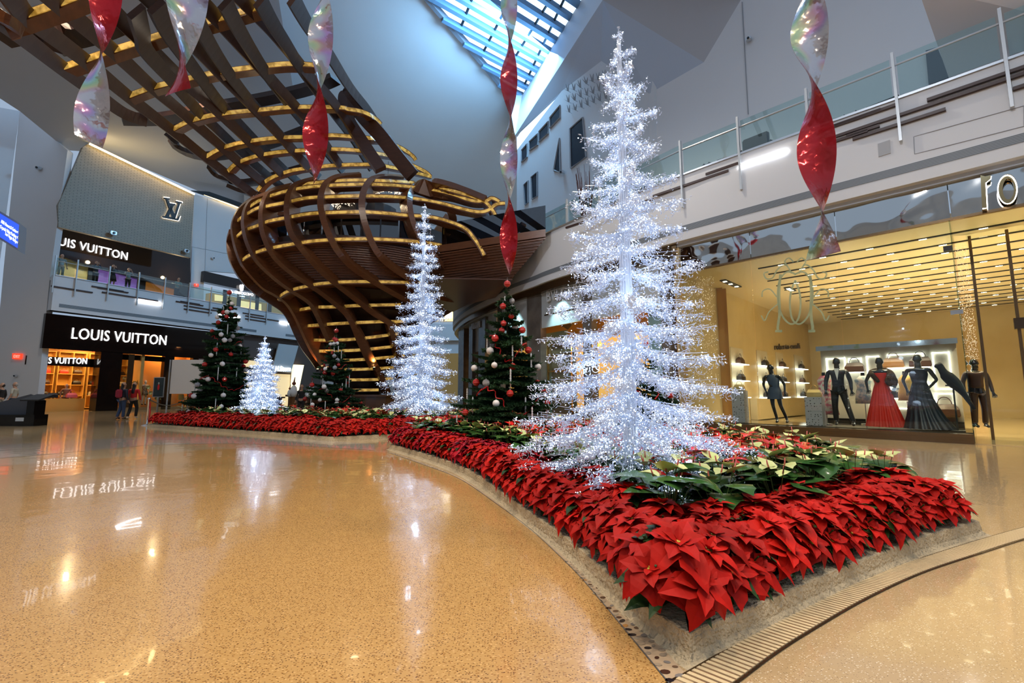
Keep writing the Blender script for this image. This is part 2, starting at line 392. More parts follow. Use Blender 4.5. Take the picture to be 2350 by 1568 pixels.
# skylight
SZ = 26.7
def sky(u, v): return G(u, v, SZ)
SKG = glassmat('skylight_glass', (.97, .99, 1), .02)
bm = bmesh.new(); prism(bm, [sky(700, -330), sky(985, 0), sky(1165, 212), sky(1200, 215), sky(1334, 0), sky(1480, -250)], (0, 0, .03)); bmesh.ops.recalc_face_normals(bm, faces=bm.faces[:])
tag(link('window_1', bm, SKG), kind='structure')
bar = mat('blue_lit_skylight_bar', (.20, .36, .55), .5); barD = mat('skylight_glazing_bar', (.02, .03, .04), .5)  # blue cast of the daylight put into the bar colour
d = (sky(1292, 62)-sky(1196, 0)).normalized(); L0 = sky(985, 0); L1 = sky(1165, 212)
R0 = sky(1334, 0); R1 = sky(1200, 215)
bm = bmesh.new(); e = (R1-R0); perp = Vector((d.y, -d.x, 0))
for k in range(-9, 13):
    r = R0+e*(k+.2)/9.2; 
    if k > 9: continue
    # run to the left edge line
    ld = (L1-L0); den = d.x*ld.y-d.y*ld.x; tt = ((L0.x-r.x)*ld.y-(L0.y-r.y)*ld.x)/den
    l = r+d*tt
    w = perp*.15; prism(bm, [l-w, r-w, r+w, l+w], (0, 0, -.40))
bmesh.ops.recalc_face_normals(bm, faces=bm.faces[:]); o = struct('ceiling_skylight_bars', bm, bar)
bm = bmesh.new()
for a, b in (((1260, 0), (1177, 137)), ((1080, 3), (1056, 64)), ((1146, 45), (1107, 121)), ((1320, -60), (1200, 200))):
    p, q = sky(*a), sky(*b); p.z = q.z = SZ-.1; tube(bm, [p+(p-q)*1.2, q], .09, 6)
struct('ceiling_skylight_glazing', bm, barD)
# trim along the left edge of the skylight
bm = bmesh.new(); tube(bm, [L0+(L0-L1)*1.2, L1], .28, 6); struct('trim_9', bm, mat('slate_trim', (.25, .28, .34), .5))
# skylight well side and soffits
W3 = Wall((13.5, 13.5), (.70, -.72)); W2 = Wall((.8, 29.5), (5.9, -9.0))
def wp(w, u, v): return w.pt(*w.hit(u, v))
S1 = P(1383, 0, 22); S1u = P(1383+200, -310, 15); S2 = P(1182, 311, 30.4); S3 = wp(W2, 1288, 210); S4 = wp(W2, 1380, 140)
S5 = wp(W3, 1490, 215); S6 = wp(W3, 1615, 143); S7 = wp(W3, 1700, 0); S8 = wp(W3, 1860, -260)
def tris(name, lists, m, th=.2):
    bm = bmesh.new()
    for l in lists:
        n = (l[1]-l[0]).cross(l[2]-l[0]).normalized()
        if n.dot(CO-l[0]) > 0: n = -n
        prism(bm, l, n*th)
    bmesh.ops.recalc_face_normals(bm, faces=bm.faces[:]); return struct(name, bm, m)
tris('wall_skylight_well', [[sky(1480, -250), R0, S1, S1u], [R0, R1, S2, S1], [R1, sky(1165, 212), HP(1180, 300, *BW), S2]], WHITE)
S4b = P(1425, 60, 20.5)
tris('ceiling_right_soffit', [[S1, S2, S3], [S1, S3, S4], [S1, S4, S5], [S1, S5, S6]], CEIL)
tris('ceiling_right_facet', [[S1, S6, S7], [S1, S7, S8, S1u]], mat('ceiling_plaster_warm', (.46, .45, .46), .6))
# upper right wall, two panels with a joint, and the window wall beyond
shell('wall_right', (W3.o, W3.n), [(1490, 215), (1615, 143), (1700, 0), (1860, -260), (2700, -700), (2700, 250), (1490, 480)], WHITE)
# (window wall holes are cut as recessed boxes further on)
shell('wall_windows', (W2.o, W2.n), [(1186, 345), (1288, 210), (1380, 140), (1430, 60), (1505, 200), (1505, 480), (1186, 560)], WHITE)
# paler ceiling plane at the far right
tris('ceiling_far_right', [[P(2105, -30, 10.5), P(2182, 192, 12.2), P(2500, 60, 9), P(2700, -300, 7)]], mat('white_ceiling_panel', (.66, .64, .66), .55), .1)
# left pier, in front of the left shops
shell('wall_left_pier', (Vector((-29.35, 28.7, 0)), Vector((0, -1, 0))), [(82, 951), (114, 640), (155, 345), (45, 255), (8, 620), (-22, 951)], WHITE, .4)
a = P(45, 255, 28.7); 
tris('wall_left', [[Vector((-33.2, 28.7, 0)), Vector((-33.2, 28.7, a.z)), Vector((-38, 20, a.z-3)), Vector((-38, 20, 0))]], WHITE)
# big left ceiling
LC = plane3(P(155, 345, 30), P(560, 475, 47), P(0, 40, 19))
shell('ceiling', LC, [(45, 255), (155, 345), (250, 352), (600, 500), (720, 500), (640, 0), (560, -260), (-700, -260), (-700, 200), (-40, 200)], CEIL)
# closing walls at the far end
bm = bmesh.new(); box(bm, (-26, 56, 0), (14, 56.3, 26)); struct('wall_far', bm, WHITE)

# the mall behind the viewer, seen only in the floor and the mirror band
bm = bmesh.new()
for p, q in (((-38, 20), (-22, -13)), ((-22, -13), (18, -15))):
    n = Vector((q[1]-p[1], p[0]-q[0], 0)).normalized()*.3; prism(bm, [(p[0], p[1], 0), (q[0], q[1], 0), (q[0], q[1], 17), (p[0], p[1], 17)], n)
upf = bmesh.ops.recalc_face_normals(bm, faces=bm.faces[:]); struct('wall_front', bm, mat('grey_plaster', (.36, .35, .34), .6, noise=(.18, (.55, .50, .44), .12)))
bm = bmesh.new(); box(bm, (-14, -14.2, 8), (12, -14.0, 9.2)); box(bm, (-14, -14.2, 3), (12, -14.0, 6)); struct('trim_20', bm, BLACKM)  # dark bands added for the mirror to reflect
# ------------------------------------------------------------------ the white gallery band that runs round both sides
def upflip(bm): bmesh.ops.recalc_face_normals(bm, faces=bm.faces[:])
FACP = [RW.pt(9.5, 0), RW.pt(0, 0), Vector((5.75, 15.7, 0)), Vector((2.28, 20.4, 0)), Vector((1.2, 22.2, 0)), Vector((.09, 24, 0)), Vector((-1.4, 27, 0)), Vector((-2.9, 30.5, 0)), Vector((-4, 34, 0)), Vector((-4.6, 37, 0)), Vector((-4.7, 41, 0))]
FAC = [FACP[0], FACP[1]]+catmull(FACP[1:], 5)[1:]
def band(bm, line, z0, z1, d0, d1):
    """extrude along a plan line, side toward the camera = +d (line runs right to left)"""
    A = offset_line(line, d0); B = offset_line(line, d1); n = len(line)
    q = [[bm.verts.new((A[i].x, A[i].y, z0)), bm.verts.new((B[i].x, B[i].y, z0)), bm.verts.new((B[i].x, B[i].y, z1)), bm.verts.new((A[i].x, A[i].y, z1))] for i in range(n)]
    for i in range(n-1):
        for k in range(4): bm.faces.new((q[i][k], q[i][(k+1) % 4], q[i+1][(k+1) % 4], q[i+1][k]))
    bm.faces.new(q[0]); bm.faces.new(q[-1][::-1]); upflip(bm)
# with the line running right->left, offset_line(+) goes to the right of travel = away from the mall; use minus for toward the camera
def rband(name, z0, z1, d0, d1, m, line=FAC, kind='structure'):
    bm = bmesh.new(); band(bm, line, z0, z1, -d0, -d1); return tag(link(name, bm, m), kind=kind)
rband('wall_gallery_right', 6.42, 8.72, -.25, .25, WHITE)
rband('floor_gallery_right', 8.35, 8.55, -5.5, .0, WHITE)
rband('trim_10', 6.30, 6.42, -.6, .05, CEIL)
GRILLE = mat('vent_grille', (.13, .15, .17), .5)
def grille_mat():
    m = GRILLE; nt = m.node_tree; b = nt.nodes['Principled BSDF']; tc = nt.nodes.new('ShaderNodeTexCoord'); mp = nt.nodes.new('ShaderNodeMapping')
    w = nt.nodes.new('ShaderNodeTexWave'); w.bands_direction = 'Z'; w.inputs['Scale'].default_value = 9
    r = nt.nodes.new('ShaderNodeValToRGB'); r.color_ramp.elements[0].color = (.06, .07, .08, 1); r.color_ramp.elements[1].color = (.30, .33, .36, 1)
    nt.links.new(tc.outputs['Object'], w.inputs[0]); nt.links.new(w.outputs[1], r.inputs[0]); nt.links.new(r.outputs[0], b.inputs[0])
grille_mat()
rband('vent_grille_right', 6.72, 6.93, .25, .262, GRILLE)
tag(bpy.data.objects['vent_grille_right'], kind='structure')
rband('trim_11', 8.72, 8.78, -.3, .3, STEEL)

POST = mat('post_paint', (.55, .58, .60), .35, .3)
def railing(name, wall_pts, label, posts, glassz=(8.8, 9.85), postz=(7.55, 9.98)):
    """wall_pts: plan line of the railing; posts: list of points"""
    root = empty(name, (wall_pts[0].x, wall_pts[0].y, 8.75), label, 'railing'); kids = []
    for i in range(len(posts)-1):
        a, b = posts[i], posts[i+1]; bm = bmesh.new(); t = (b-a).normalized(); s = Vector((t.y, -t.x, 0))*.012
        prism(bm, [Vector((p.x, p.y, z))-s for p, z in ((a+t*.07, glassz[0]), (b-t*.07, glassz[0]), (b-t*.07, glassz[1]), (a+t*.07, glassz[1]))], s*2); upflip(bm); kids.append(link('glass_panel', bm, RGLASS))
    for p in posts:
        i = min(range(len(posts)), key=lambda k: (posts[k]-p).length); t = (posts[min(i+1, len(posts)-1)]-posts[max(i-1, 0)]).normalized(); s = Vector((-t.y, t.x, 0))
        if s.dot(-p) < 0: s = -s
        bm = bmesh.new(); q = p+s*.0; w = t*.03
        prism(bm, [Vector((x.x, x.y, postz[0])) for x in (q-w, q+w, q+w+s*.10, q-w+s*.10)], (0, 0, postz[1]-postz[0])); upflip(bm); kids.append(link('post', bm, POST))
    bm = bmesh.new(); tube(bm, [Vector((p.x, p.y, glassz[1]-.2)) for p in wall_pts], .03, 8); kids.append(link('handrail', bm, STEEL))
    settle(root, kids); return root
def cp(wall, u, v, d=.3):
    s, z = wall.hit(u, v, d); return wall.pt(s, 0, d)
B1 = Wall((.09, 24), (5.66, -8.3)); B2 = Wall((-4.6, 37), (4.69, -13))
rp = [cp(RW, 2520, 60), cp(RW, 2305, 120), cp(RW, 2055, 200), cp(RW, 1855, 270), cp(RW, 1697, 340), cp(RW, 1565, 390), cp(B1, 1443, 440, .3), cp(B1, 1378, 470, .3), cp(B1, 1303, 500, .3), cp(B1, 1244, 530, .3), cp(B1, 1190, 540, .3)]
railing('gallery_railing', rp, 'glass railing with steel posts along the upper gallery on the right', rp)

BARM = mat('dark_wood_bar', (.045, .017, .010), .4)
def bars(wall, lst, d, m, th, group, labels=None, name='wall_bar', cat='wall bar'):
    for i, (u0, v0, u1, v1) in enumerate(lst):
        a = wall.hit(u0, v0, d); b = wall.hit(u1, v1, d); z = (a[1]+b[1])/2; bm = bmesh.new()
        wall.box(bm, a[0], b[0], z-th/2, z+th/2, d-.02, d+.07); upflip(bm)
        o = link(name, bm, m); tag(o, labels[i] if labels else None, cat, group)
RB = [(2127, 226, 2420, 138), (1894, 318, 2420, 153), (1957, 318, 2171, 255), (1898, 333, 1992, 300), (1943, 315, 2019, 289), (1881, 304, 2022, 251), (1916, 287, 2062, 244), (2324, 204, 2420, 178), (1621, 401, 1695, 376), (1500, 452, 1673, 392), (1300, 528, 1500, 452)]
RBL = ['topmost long dark wood bar at the right end of the gallery band', 'longest dark wood bar, running under the gallery glass to the right edge', 'dark wood bar ending short below the longest bar, right of the big red twist',
       'short reddish bar lowest in the cluster right of the big red twist', 'short dark bar lapped over the lowest reddish bar, right of the big twist', 'dark bar highest at its left end, directly right of the big red twist',
       'dark bar just under the gallery glass between the third and fourth posts', 'stub of dark bar cut off by the right edge below the two long bars', 'short thick dark bar left of the white light tube on the right', 'thin long dark bar left of the light tube, below the short thick one', 'thin dark bar behind the big white tree on the gallery band']
bars(RW, RB, .27, BARM, .075, None, RBL)
bars(RW, [(1697, 385, 1807, 347)], .29, TUBE, .07, None, ['glowing white light tube on the right gallery band beside the big red twist'], 'light_tube', 'light tube')
# small wall fittings on the band
def fit(name, wall, px, d, th, m, label=None, cat=None, kind=None, group=None):
    bm = bmesh.new(); wall.poly(bm, px, d, th); upflip(bm); return tag(link(name, bm, m), label, cat, group, kind)
fit('wall_speaker', RW, [(2014, 330), (2042, 321), (2044, 351), (2016, 360)], .285, .04, mat('speaker_cloth', (.42, .43, .45), .7), 'small square flush speaker on the right gallery band under the dark bars', 'speaker')
LINE = mat('panel_joint', (.30, .31, .33), .6)
def joint(wall, px, d, name='trim_12', w=.012):
    pts = [wall.pt(*wall.hit(u, v, d), d) for u, v in px]; bm = bmesh.new()
    for i in range(len(pts)-1): tube(bm, [pts[i], pts[i+1]], w, 4)
    return struct(name, bm, LINE)
joint(Wall((13.5, 13.5), (.70, -.72)), [(1703, 5), (1717, 262)], .02, 'trim_12', .02)
joint(RW, [(2097, 314), (2350, 243), (2350, 290)], .252); joint(RW, [(2097, 314), (2099, 354), (2350, 290)], .252)
joint(RW, [(1709, 429), (1806, 398), (1819, 392), (1819, 432), (1710, 462), (1709, 429)], .252)

# ------------------------------------------------------------------ right boutique: mirror band, glass, interior
mir = mat('wavy_mirror', (.62, .60, .56), .04, 1, bump=(.55, .22, .5))
sE = RW.hit(1560, 800)[0]; sS = RW.hit(2197, 800)[0]
def seg(name, wall, s0, s1, z0, z1, d0, d1, m, parent=None):
    bm = bmesh.new(); wall.box(bm, s0, s1, z0, z1, d0, d1); upflip(bm); o = link(name, bm, m)
    if parent: o.parent = parent
    return o
root = empty('boutique_storefront', RW.pt(sE, 0), 'tall glass boutique front under a rippled mirror band on the right', 'storefront'); kids = []
cut = [sE]+[RW.hit(u, 480)[0] for u in (1715, 1913, 2180, 2420)]+[9.5]
for i in range(len(cut)-1): kids.append(seg('mirror_panel', RW, cut[i]+.01, cut[i+1]-.01, 5.40, 6.30, -.12, -.06, mir))
gc = [sE+.12]+[RW.hit(u, 800)[0] for u in (1733, 1935, 2212)]
for i in range(3): kids.append(seg('glass_pane', RW, gc[i]+.008, gc[i+1]-.008, .22, 5.38, -.10, -.085, GLASS))
kids.append(seg('sill', RW, sE, gc[3], .0, .22, -.35, .0, BRONZE)); kids.append(seg('sill_ledge', RW, sE, gc[3], .10, .13, .0, .03, BRONZE))
kids.append(seg('frame', RW, sE-.02, sE+.12, 0, 6.3, -.3, .02, mat('pale_brass', (.55, .42, .22), .3, .7)))
kids.append(seg('transom', RW, sE, 9.5, 5.36, 5.42, -.13, -.03, BRONZE))
kids.append(seg('glass_clamp', RW, gc[3]-.16, gc[3], 4.62, 4.74, -.14, -.03, BLACKM)); kids.append(seg('glass_clamp', RW, gc[3]-.16, gc[3]+.06, 3.05, 3.15, -.14, -.03, CHROME))
# return pane going inward and the entrance to the right of it
bm = bmesh.new(); RW.box(bm, gc[3]-.01, gc[3]+.01, .0, 5.38, -2.6, -.09); upflip(bm); kids.append(link('glass_pane', bm, glassmat('green_edge_glass', (.72, .86, .80), .06)))
kids.append(seg('glass_pane', RW, gc[3]+.25, 9.5, .0, 5.38, -1.75, -1.73, GLASS))
kids.append(seg('door_header', RW, gc[3]+.9, 9.5, 2.75, 3.02, -1.9, -1.6, mat('door_header', (.10, .07, .05), .15, .6)))
for s_ in (gc[3]+.28, gc[3]+.95): kids.append(seg('door_post', RW, s_, s_+.06, 0, 5.3, -1.8, -1.68, BRONZE))
# the monogram on the glass
mono = mat('sage_etching', (.42, .50, .30), .5, alpha=.55)
bm = bmesh.new(); cu, cv = 1825, 690
def mono_curve(pts, w=3.2):
    P3 = [RW.pt(*RW.hit(u, v, -.08), -.08) for u, v in pts]; c = catmull(P3, 5); n = len(c)
    for i in range(n-1):
        a, b = c[i], c[i+1]; t = (b-a).normalized(); s = t.cross(RW.n).normalized()*(w*.0085)
        prism(bm, [a-s, b-s, b+s, a+s], RW.n*.003)
for sx in (1, -1):
    f = lambda L: [(cu+sx*x, cv+y) for x, y in L]
    mono_curve(f([(8, -62), (22, -82), (40, -72), (52, -52), (66, -50), (72, -62), (62, -66)]), 2.4)
    mono_curve(f([(-2, -60), (18, -66), (34, -50), (40, -22), (38, 10), (28, 38), (10, 54), (-6, 44), (-12, 14), (-10, -18), (0, -46)]), 3.0)
    mono_curve(f([(34, -60), (37, -20), (36, 30), (40, 66), (30, 70), (46, 70)]), 4.2)
    mono_curve(f([(42, -8), (58, -26), (74, -22), (76, -8)]), 2.2); mono_curve(f([(40, 8), (60, 26), (70, 46), (78, 34)]), 2.2)
    mono_curve(f([(4, -88), (14, -98), (24, -90), (18, -80)]), 2.0)
upflip(bm); kids.append(link('etched_monogram', bm, mono)); kids[-1]['label'] = 'pale sage green interlaced monogram etched on the glass'
settle(root, kids)
# big neon-edged letters at the right end of the mirror band
cut_m = mat('mirror_gold_letter', (.75, .58, .30), .08, 1)
NEON = nosample(mat('neon_white', (1, 1, 1), .4, emit=(1, 1, 1), es=7))
root = empty('boutique_letters', RW.pt(*RW.hit(2290, 470, .0)), 'large gold letters r and o edged in white neon on the mirror band', 'sign'); kids = []
for ch, outer in (('r', [(2250, 402), (2254, 482), (2266, 482), (2262, 418), (2274, 412), (2274, 402), (2262, 405)]), ('o', None)):
    bm = bmesh.new()
    if outer: RW.poly(bm, outer, .12, .1)
    else:
        ring = [(2313+23*sin(t), 434-35*cos(t)) for t in [2*pi*k/28 for k in range(28)]]; ri = [(2314+13*sin(t), 434-24*cos(t)) for t in [2*pi*k/28 for k in range(28)]]
        for k in range(28): RW.poly(bm, [ring[k], ring[(k+1) % 28], ri[(k+1) % 28], ri[k]], .12, .1)
    upflip(bm); lt = link('letter', bm, cut_m); kids.append(lt); bm = bmesh.new()
    if outer: e_ = [(2275, 405), (2274, 411), (2263, 420), (2266, 477), (2255, 479)]
    else: e_ = [(2312+22*sin(t), 435-33*cos(t)) for t in [2*pi*k/28 for k in range(29)]]
    tube(bm, [RW.pt(*RW.hit(u, v, .14), .14) for u, v in e_], .010, 6); kids.append(link('neon_edge', bm, NEON))
settle(root, kids)

YEL = mat('boutique_plaster', (.70, .55, .30), .45, noise=(1.2, (.64, .49, .25), .2)); YC = mat('boutique_ceiling', (.70, .56, .32), .35); YF = mat('boutique_marble', (.50, .38, .20), .08)
def room(name, wall, s0, s1, z0, z1, depth, mw, mc, mf, front=0.3):
    for nm, b in (('wall_'+name+'_back', (s0-.2, s1+.2, z0, z1, -depth-.2, -depth)), ('wall_'+name+'_left', (s0-.2, s0, z0, z1, -depth, -front)), ('wall_'+name+'_right', (s1, s1+.2, z0, z1, -depth, -front))):
        bm = bmesh.new(); wall.box(bm, *b); upflip(bm); struct(nm, bm, mw)
    bm = bmesh.new(); wall.box(bm, s0, s1, z1, z1+.2, -depth, -front); upflip(bm); struct('ceiling_'+name, bm, mc)
    bm = bmesh.new(); wall.box(bm, s0, s1, z0, z0+.02 if z0 > .1 else .012, -depth, -front+.05); upflip(bm); struct('floor_'+name, bm, mf)
room('boutique', RW, sE+.05, 9.4, 0, 5.36, 17, YEL, YC, YF, .14)
# black slots with downlights in that ceiling
bmS = bmesh.new(); bmL = bmesh.new()
for k in range(15):
    d = -1.3-k*1.05; s0 = sE+1.9+.35*(k < 2); RW.box(bmS, s0, 8.8, 5.33, 5.36, d-.035, d+.035)
    for j in range(9):
        s = s0+.6+j*1.15+(k % 3)*.35
        if s < 8.6: RW.box(bmL, s, s+.16, 5.325, 5.345, d-.03, d+.03)
for (s, d, l) in ((sE+.7, -2.0, 1.6), (sE+2.0, -5.0, .9), (3.3, -2.3, .7), (3.3, -3.8, .6), (3.3, -6, .5)):
    RW.box(bmS, s, s+.22, 5.32, 5.355, d-l, d); [RW.box(bmL, s+.05, s+.17, 5.31, 5.33, d-l+q, d-l+q+.1) for q in (.2, l*.5, l-.25)]
upflip(bmS); upflip(bmL)
tag(link('ceiling_slots', bmS, BLACKM), kind='structure')
DL = nosample(mat('downlight_lamp', (1, .9, .7), .4, emit=(1, .86, .55), es=14)); o = link('recessed_downlights', bmL, DL)
tag(o, 'rows of tiny recessed downlights in the boutique ceiling slots', 'downlights', kind='stuff')
for s, d, p in ((1.5, -2.5, 260), (-1.5, -2.5, 260), (-3.0, -6, 260), (0, -6, 200), (-1, -9, 200), (4.5, -5, 260), (3, -10, 200), (0, -13, 200), (7, -4, 150)):
    light('boutique_lamp', 'SPOT', RW.pt(s, 5.25, d), p*3.0, (1, .80, .48), .15, None, RW.pt(s, 0, d), 112, .6)
    light('boutique_fill', 'SPOT', RW.pt(s, 2.6, d), p*1.15, (1, .80, .48), .3, None, RW.pt(s, 6, d), 150, .8)  # unseen fill thrown up at the ceiling, with no fitting
# ------------------------------------------------------------------ left side: luxury shops on two floors
def wbox(name, wall, pxs, d0, d1, m, parent=None, struct_=False):
    """axis-aligned box on a wall covering the pixel rectangle corners given at the front face"""
    a = [wall.hit(u, v, d1) for u, v in pxs]; s0, s1 = min(x[0] for x in a), max(x[0] for x in a); z0, z1 = min(x[1] for x in a), max(x[1] for x in a)
    o = seg(name, wall, s0, s1, z0, z1, d0, d1, m, parent)
    if struct_: o['kind'] = 'structure'
    return o
def wpoly(name, wall, px, d, th, m, struct_=False):
    bm = bmesh.new(); wall.poly(bm, px, d, th); upflip(bm); o = link(name, bm, m)
    if struct_: o['kind'] = 'structure'
    return o
LWE = 26
seg('wall_gallery_left', LW, -.2, LWE, 6.45, 8.7, -.3, .25, WHITE)['kind'] = 'structure'
seg('trim_13', LW, -.2, LWE, 8.7, 8.76, -.3, .3, STEEL)['kind'] = 'structure'
seg('floor_gallery_left', LW, -.2, LWE, 8.45, 8.65, -4.2, -.3, WHITE)['kind'] = 'structure'
seg('trim_14', LW, -.2, LWE, 6.45, 6.5, -.6, .2, CEIL)['kind'] = 'structure'
seg('vent_grille_left', LW, .15, 13.6, 6.70, 6.92, .25, .262, GRILLE)['kind'] = 'structure'
seg('vent_grille_left_far', LW, 16.6, 23.8, 6.70, 6.92, .25, .262, GRILLE)['kind'] = 'structure'
lp = [cp(LW, u, v) for u, v in ((122, 640), (173.5, 645), (248, 655), (316, 665), (376, 675), (432, 690), (482, 697), (572, 715), (611, 722), (660, 730), (700, 736))]
railing('gallery_railing', lp, 'glass railing with steel posts in front of the shops on the upper left', lp)
LB = [(117, 656.6, 212, 671.8), (210, 658.6, 283, 667.6), (223.5, 659.6, 294, 672.7), (234, 670.4, 362, 691.5), (403.5, 692, 466, 702), (414, 691, 458, 699.7), (421.7, 701.6, 519, 717), (421.7, 710, 485, 718), (488, 707, 515.5, 711), (557, 717.6, 605, 727), (562.6, 725, 639, 737), (562.6, 731, 610, 739.5)]
LBL = ['dark wood bar at the far left of the left gallery band, by the white pier', 'short upper dark bar left of the first light tube, under the women at the railing', 'dark bar lapped just below the short upper one, under the women at the railing', 'long dark bar ending just above the leftmost glowing tube',
       'dark bar under the post right of the man leaning on the railing', 'short dark bar sitting on top of another bar, right of the leftmost tube', 'long dark bar running right toward the ornamented tree top', 'short dark bar lowest of the cluster between the two shop fronts', 'little dark bar left of the top of the left green tree',
       'upper dark bar between the left green tree top and the brown lattice', 'middle dark bar, longest of three right of the left green tree top', 'lowest dark bar right of the left green tree top']
bars(LW, LB, .26, BARM, .085, None, LBL)
bars(LW, [(314.5, 689.6, 369, 697.8), (503, 722, 550, 729), (643, 740.6, 662, 743)], .28, TUBE, .10, None, ['leftmost glowing white light tube on the left gallery band', 'glowing white tube behind the top of the left green tree', 'glowing white tube beside the edge of the brown lattice'], 'light_tube', 'light tube')

# ground floor front
UP = Wall(LW.pt(0, 0, -3.9).xy, LW.e.xy)
blk = mat('black_glass_fascia', (.010, .006, .005), .07)
root = empty('luggage_storefront', LW.pt(.3, 0), 'black gloss shop front with display windows on the ground floor left', 'storefront'); kids = []
kids.append(wpoly('fascia', LW, [(106, 719), (520, 765), (505, 826), (96, 799)], .0, .3, blk))
kids.append(wbox('lower_fascia', LW, [(60, 816), (233, 844)], -1.5, -1.2, blk))
kids.append(wbox('dark_pier', LW, [(233, 806), (268.6, 948)], -.9, -.0, blk)); kids.append(wbox('mullion', LW, [(379.7, 815), (390, 946)], -.5, -.05, blk))
kids.append(wbox('window_edge', LW, [(444, 822), (447, 940)], -.5, -.05, blk))
kids.append(wbox('sill', LW, [(268.6, 936), (447, 947)], -.6, -.05, mat('shop_sill', (.30, .18, .08), .15)))
kids.append(wpoly('side_panel', LW, [(446, 821), (472, 822), (460, 878), (446, 938)], -.05, .2, mat('mauve_panel', (.30, .20, .17), .4)))
kids.append(wpoly('end_wall', LW, [(472, 800), (520, 765), (560, 772), (560, 948), (447, 946), (460, 878)], -.06, .2, mat('umber_panel', (.06, .028, .018), .2)))
kids.append(wbox('glass_pane', LW, [(272, 812), (379, 936)], -.12, -.10, GLASS)); kids.append(wbox('glass_pane', LW, [(390, 815), (444, 936)], -.12, -.10, GLASS))
kids.append(wbox('window_bar', LW, [(296.5, 813), (298, 936)], -.12, -.06, BRONZE))
kids.append(wbox('inner_fascia', LW, [(272, 813), (379, 831)], -.5, -.4, blk))
settle(root, kids)
def sign(txt, wall, L, R, h, d, label, m=None, **k):
    o = text_on(wall, txt, L, R, h, d, m or SIGNW, 'sign_letters', **k); return tag(o, label, 'sign')
sign('LOUIS VUITTON', LW, (164, 777), (381, 792), .72, .06, 'white glowing slanted shop letters on the black fascia of the ground floor left', shear=.0, gap=1.06)
sign('UIS VUITTON', LW, (93, 834), (199, 835.5), .40, -1.13, 'small upright white shop letters above the bright ground floor entrance on the left', gap=1.06)
sign('UIS VUITTON', LW, (134, 562), (292, 597), .60, -3.2, 'white glowing shop letters on the black band of the upper floor left', gap=1.06)
# interiors
OR = mat('orange_plaster', (.70, .33, .09), .5); OF = mat('amber_floor', (.45, .26, .10), .12)
room('leather_shop', LW, .05, 9.0, 0, 5.0, 6, OR, mat('cream_ceiling', (.7, .55, .3), .5), OF, .5)
room('display', LW, 5.35, 12.8, 0, 5.05, 1.7, OR, OR, OF, .2)
for s, d, z, p in ((2, -3, 4.7, 260), (4, -4.5, 4.7, 120)): light('shop_lamp', 'AREA', LW.pt(s, z, d), p, (1, .66, .28), 2, 1.5)
light('display_lamp', 'AREA', LW.pt(7.2, 4.8, -.9), 190, (1, .50, .18), 2.0, .6); light('display_lamp', 'AREA', LW.pt(11, 4.8, -.9), 190, (1, .45, .25), 1.6, .6)
# shelving with bags in the shop
SHELF = mat('amber_shelf', (.75, .42, .10), .35); BAGC = [mat('leather_%s' % n, c, .35) for n, c in (('umber', (.07, .03, .015)), ('tan', (.35, .17, .06)), ('black', (.02, .015, .015)), ('red', (.5, .05, .03)), ('cream', (.6, .5, .35)))]
def handbag(M, m, s=1.0, label=None, group=None):
    root = empty('handbag', (0, 0, 0), label, 'bag', group); root.matrix_world = M
    bm = bmesh.new(); w, h, d = .19*s, .22*s, .08*s
    vs = []
    for z, f in ((0, .92), (h*.15, 1.0), (h*.6, .95), (h, .72)):
        vs.append([bm.verts.new((x*w*f, y*d*f*(1 if z < h*.9 else .5), z)) for x, y in ((-1, -1), (0, -1.15), (1, -1), (1, 1), (0, 1.15), (-1, 1))])
    for i in range(3):
        for k in range(6): bm.faces.new((vs[i][k], vs[i][(k+1) % 6], vs[i+1][(k+1) % 6], vs[i+1][k]))
    bm.faces.new(vs[0][::-1]); bm.faces.new(vs[-1]); b = link('body', bm, m, root)
    bm = bmesh.new(); tube(bm, [(w*.5*cos(t), 0, h*.95+h*.62*sin(t)) for t in [pi*k/8 for k in range(9)]], .009*s, 5); link('handle', bm, m, root)
    return root
bagn = 0
def M_at(wall, s, z, d, rz=0): return Matrix.Translation(wall.pt(s, z, d)) @ wall.M.to_3x3().to_4x4() @ Matrix.Rotation(rz, 4, 'Z')
root = empty('bag_shelving', LW.pt(4, 0, -5), 'amber lit wall shelving full of bags inside the ground floor left shop', 'shelving'); kids = []
for i in range(4):
    s0 = .6+i*1.75
    bm = bmesh.new(); LW.box(bm, s0, s0+1.6, .1, 4.2, -5.9, -5.8)
    for z in (.1, 1.0, 1.8, 2.6, 3.4, 4.2): LW.box(bm, s0, s0+1.6, z, z+.05, -5.8, -5.3)
    for s in (s0, s0+.8, s0+1.55): LW.box(bm, s, s+.05, .1, 4.2, -5.8, -5.3)
    upflip(bm); kids.append(link('shelf_unit', bm, SHELF))
settle(root, kids)
names = {0: 'dark umber', 1: 'tan', 2: 'black', 3: 'red', 4: 'cream'}
for i in range(4):
    for j, z in enumerate((1.05, 1.85, 2.65, 3.45)):
        for q in range(2):
            if (i*3+j*5+q) % 4 == 0: continue
            k = (i*7+j*3+q*2) % 5
            handbag(M_at(LW, .6+i*1.75+.42+q*.78, z, -5.5), BAGC[k], 1.3, 'small %s leather bag on the lit shelving inside the ground floor left shop' % names[k], names[k]+' bags on the ground floor shelving')
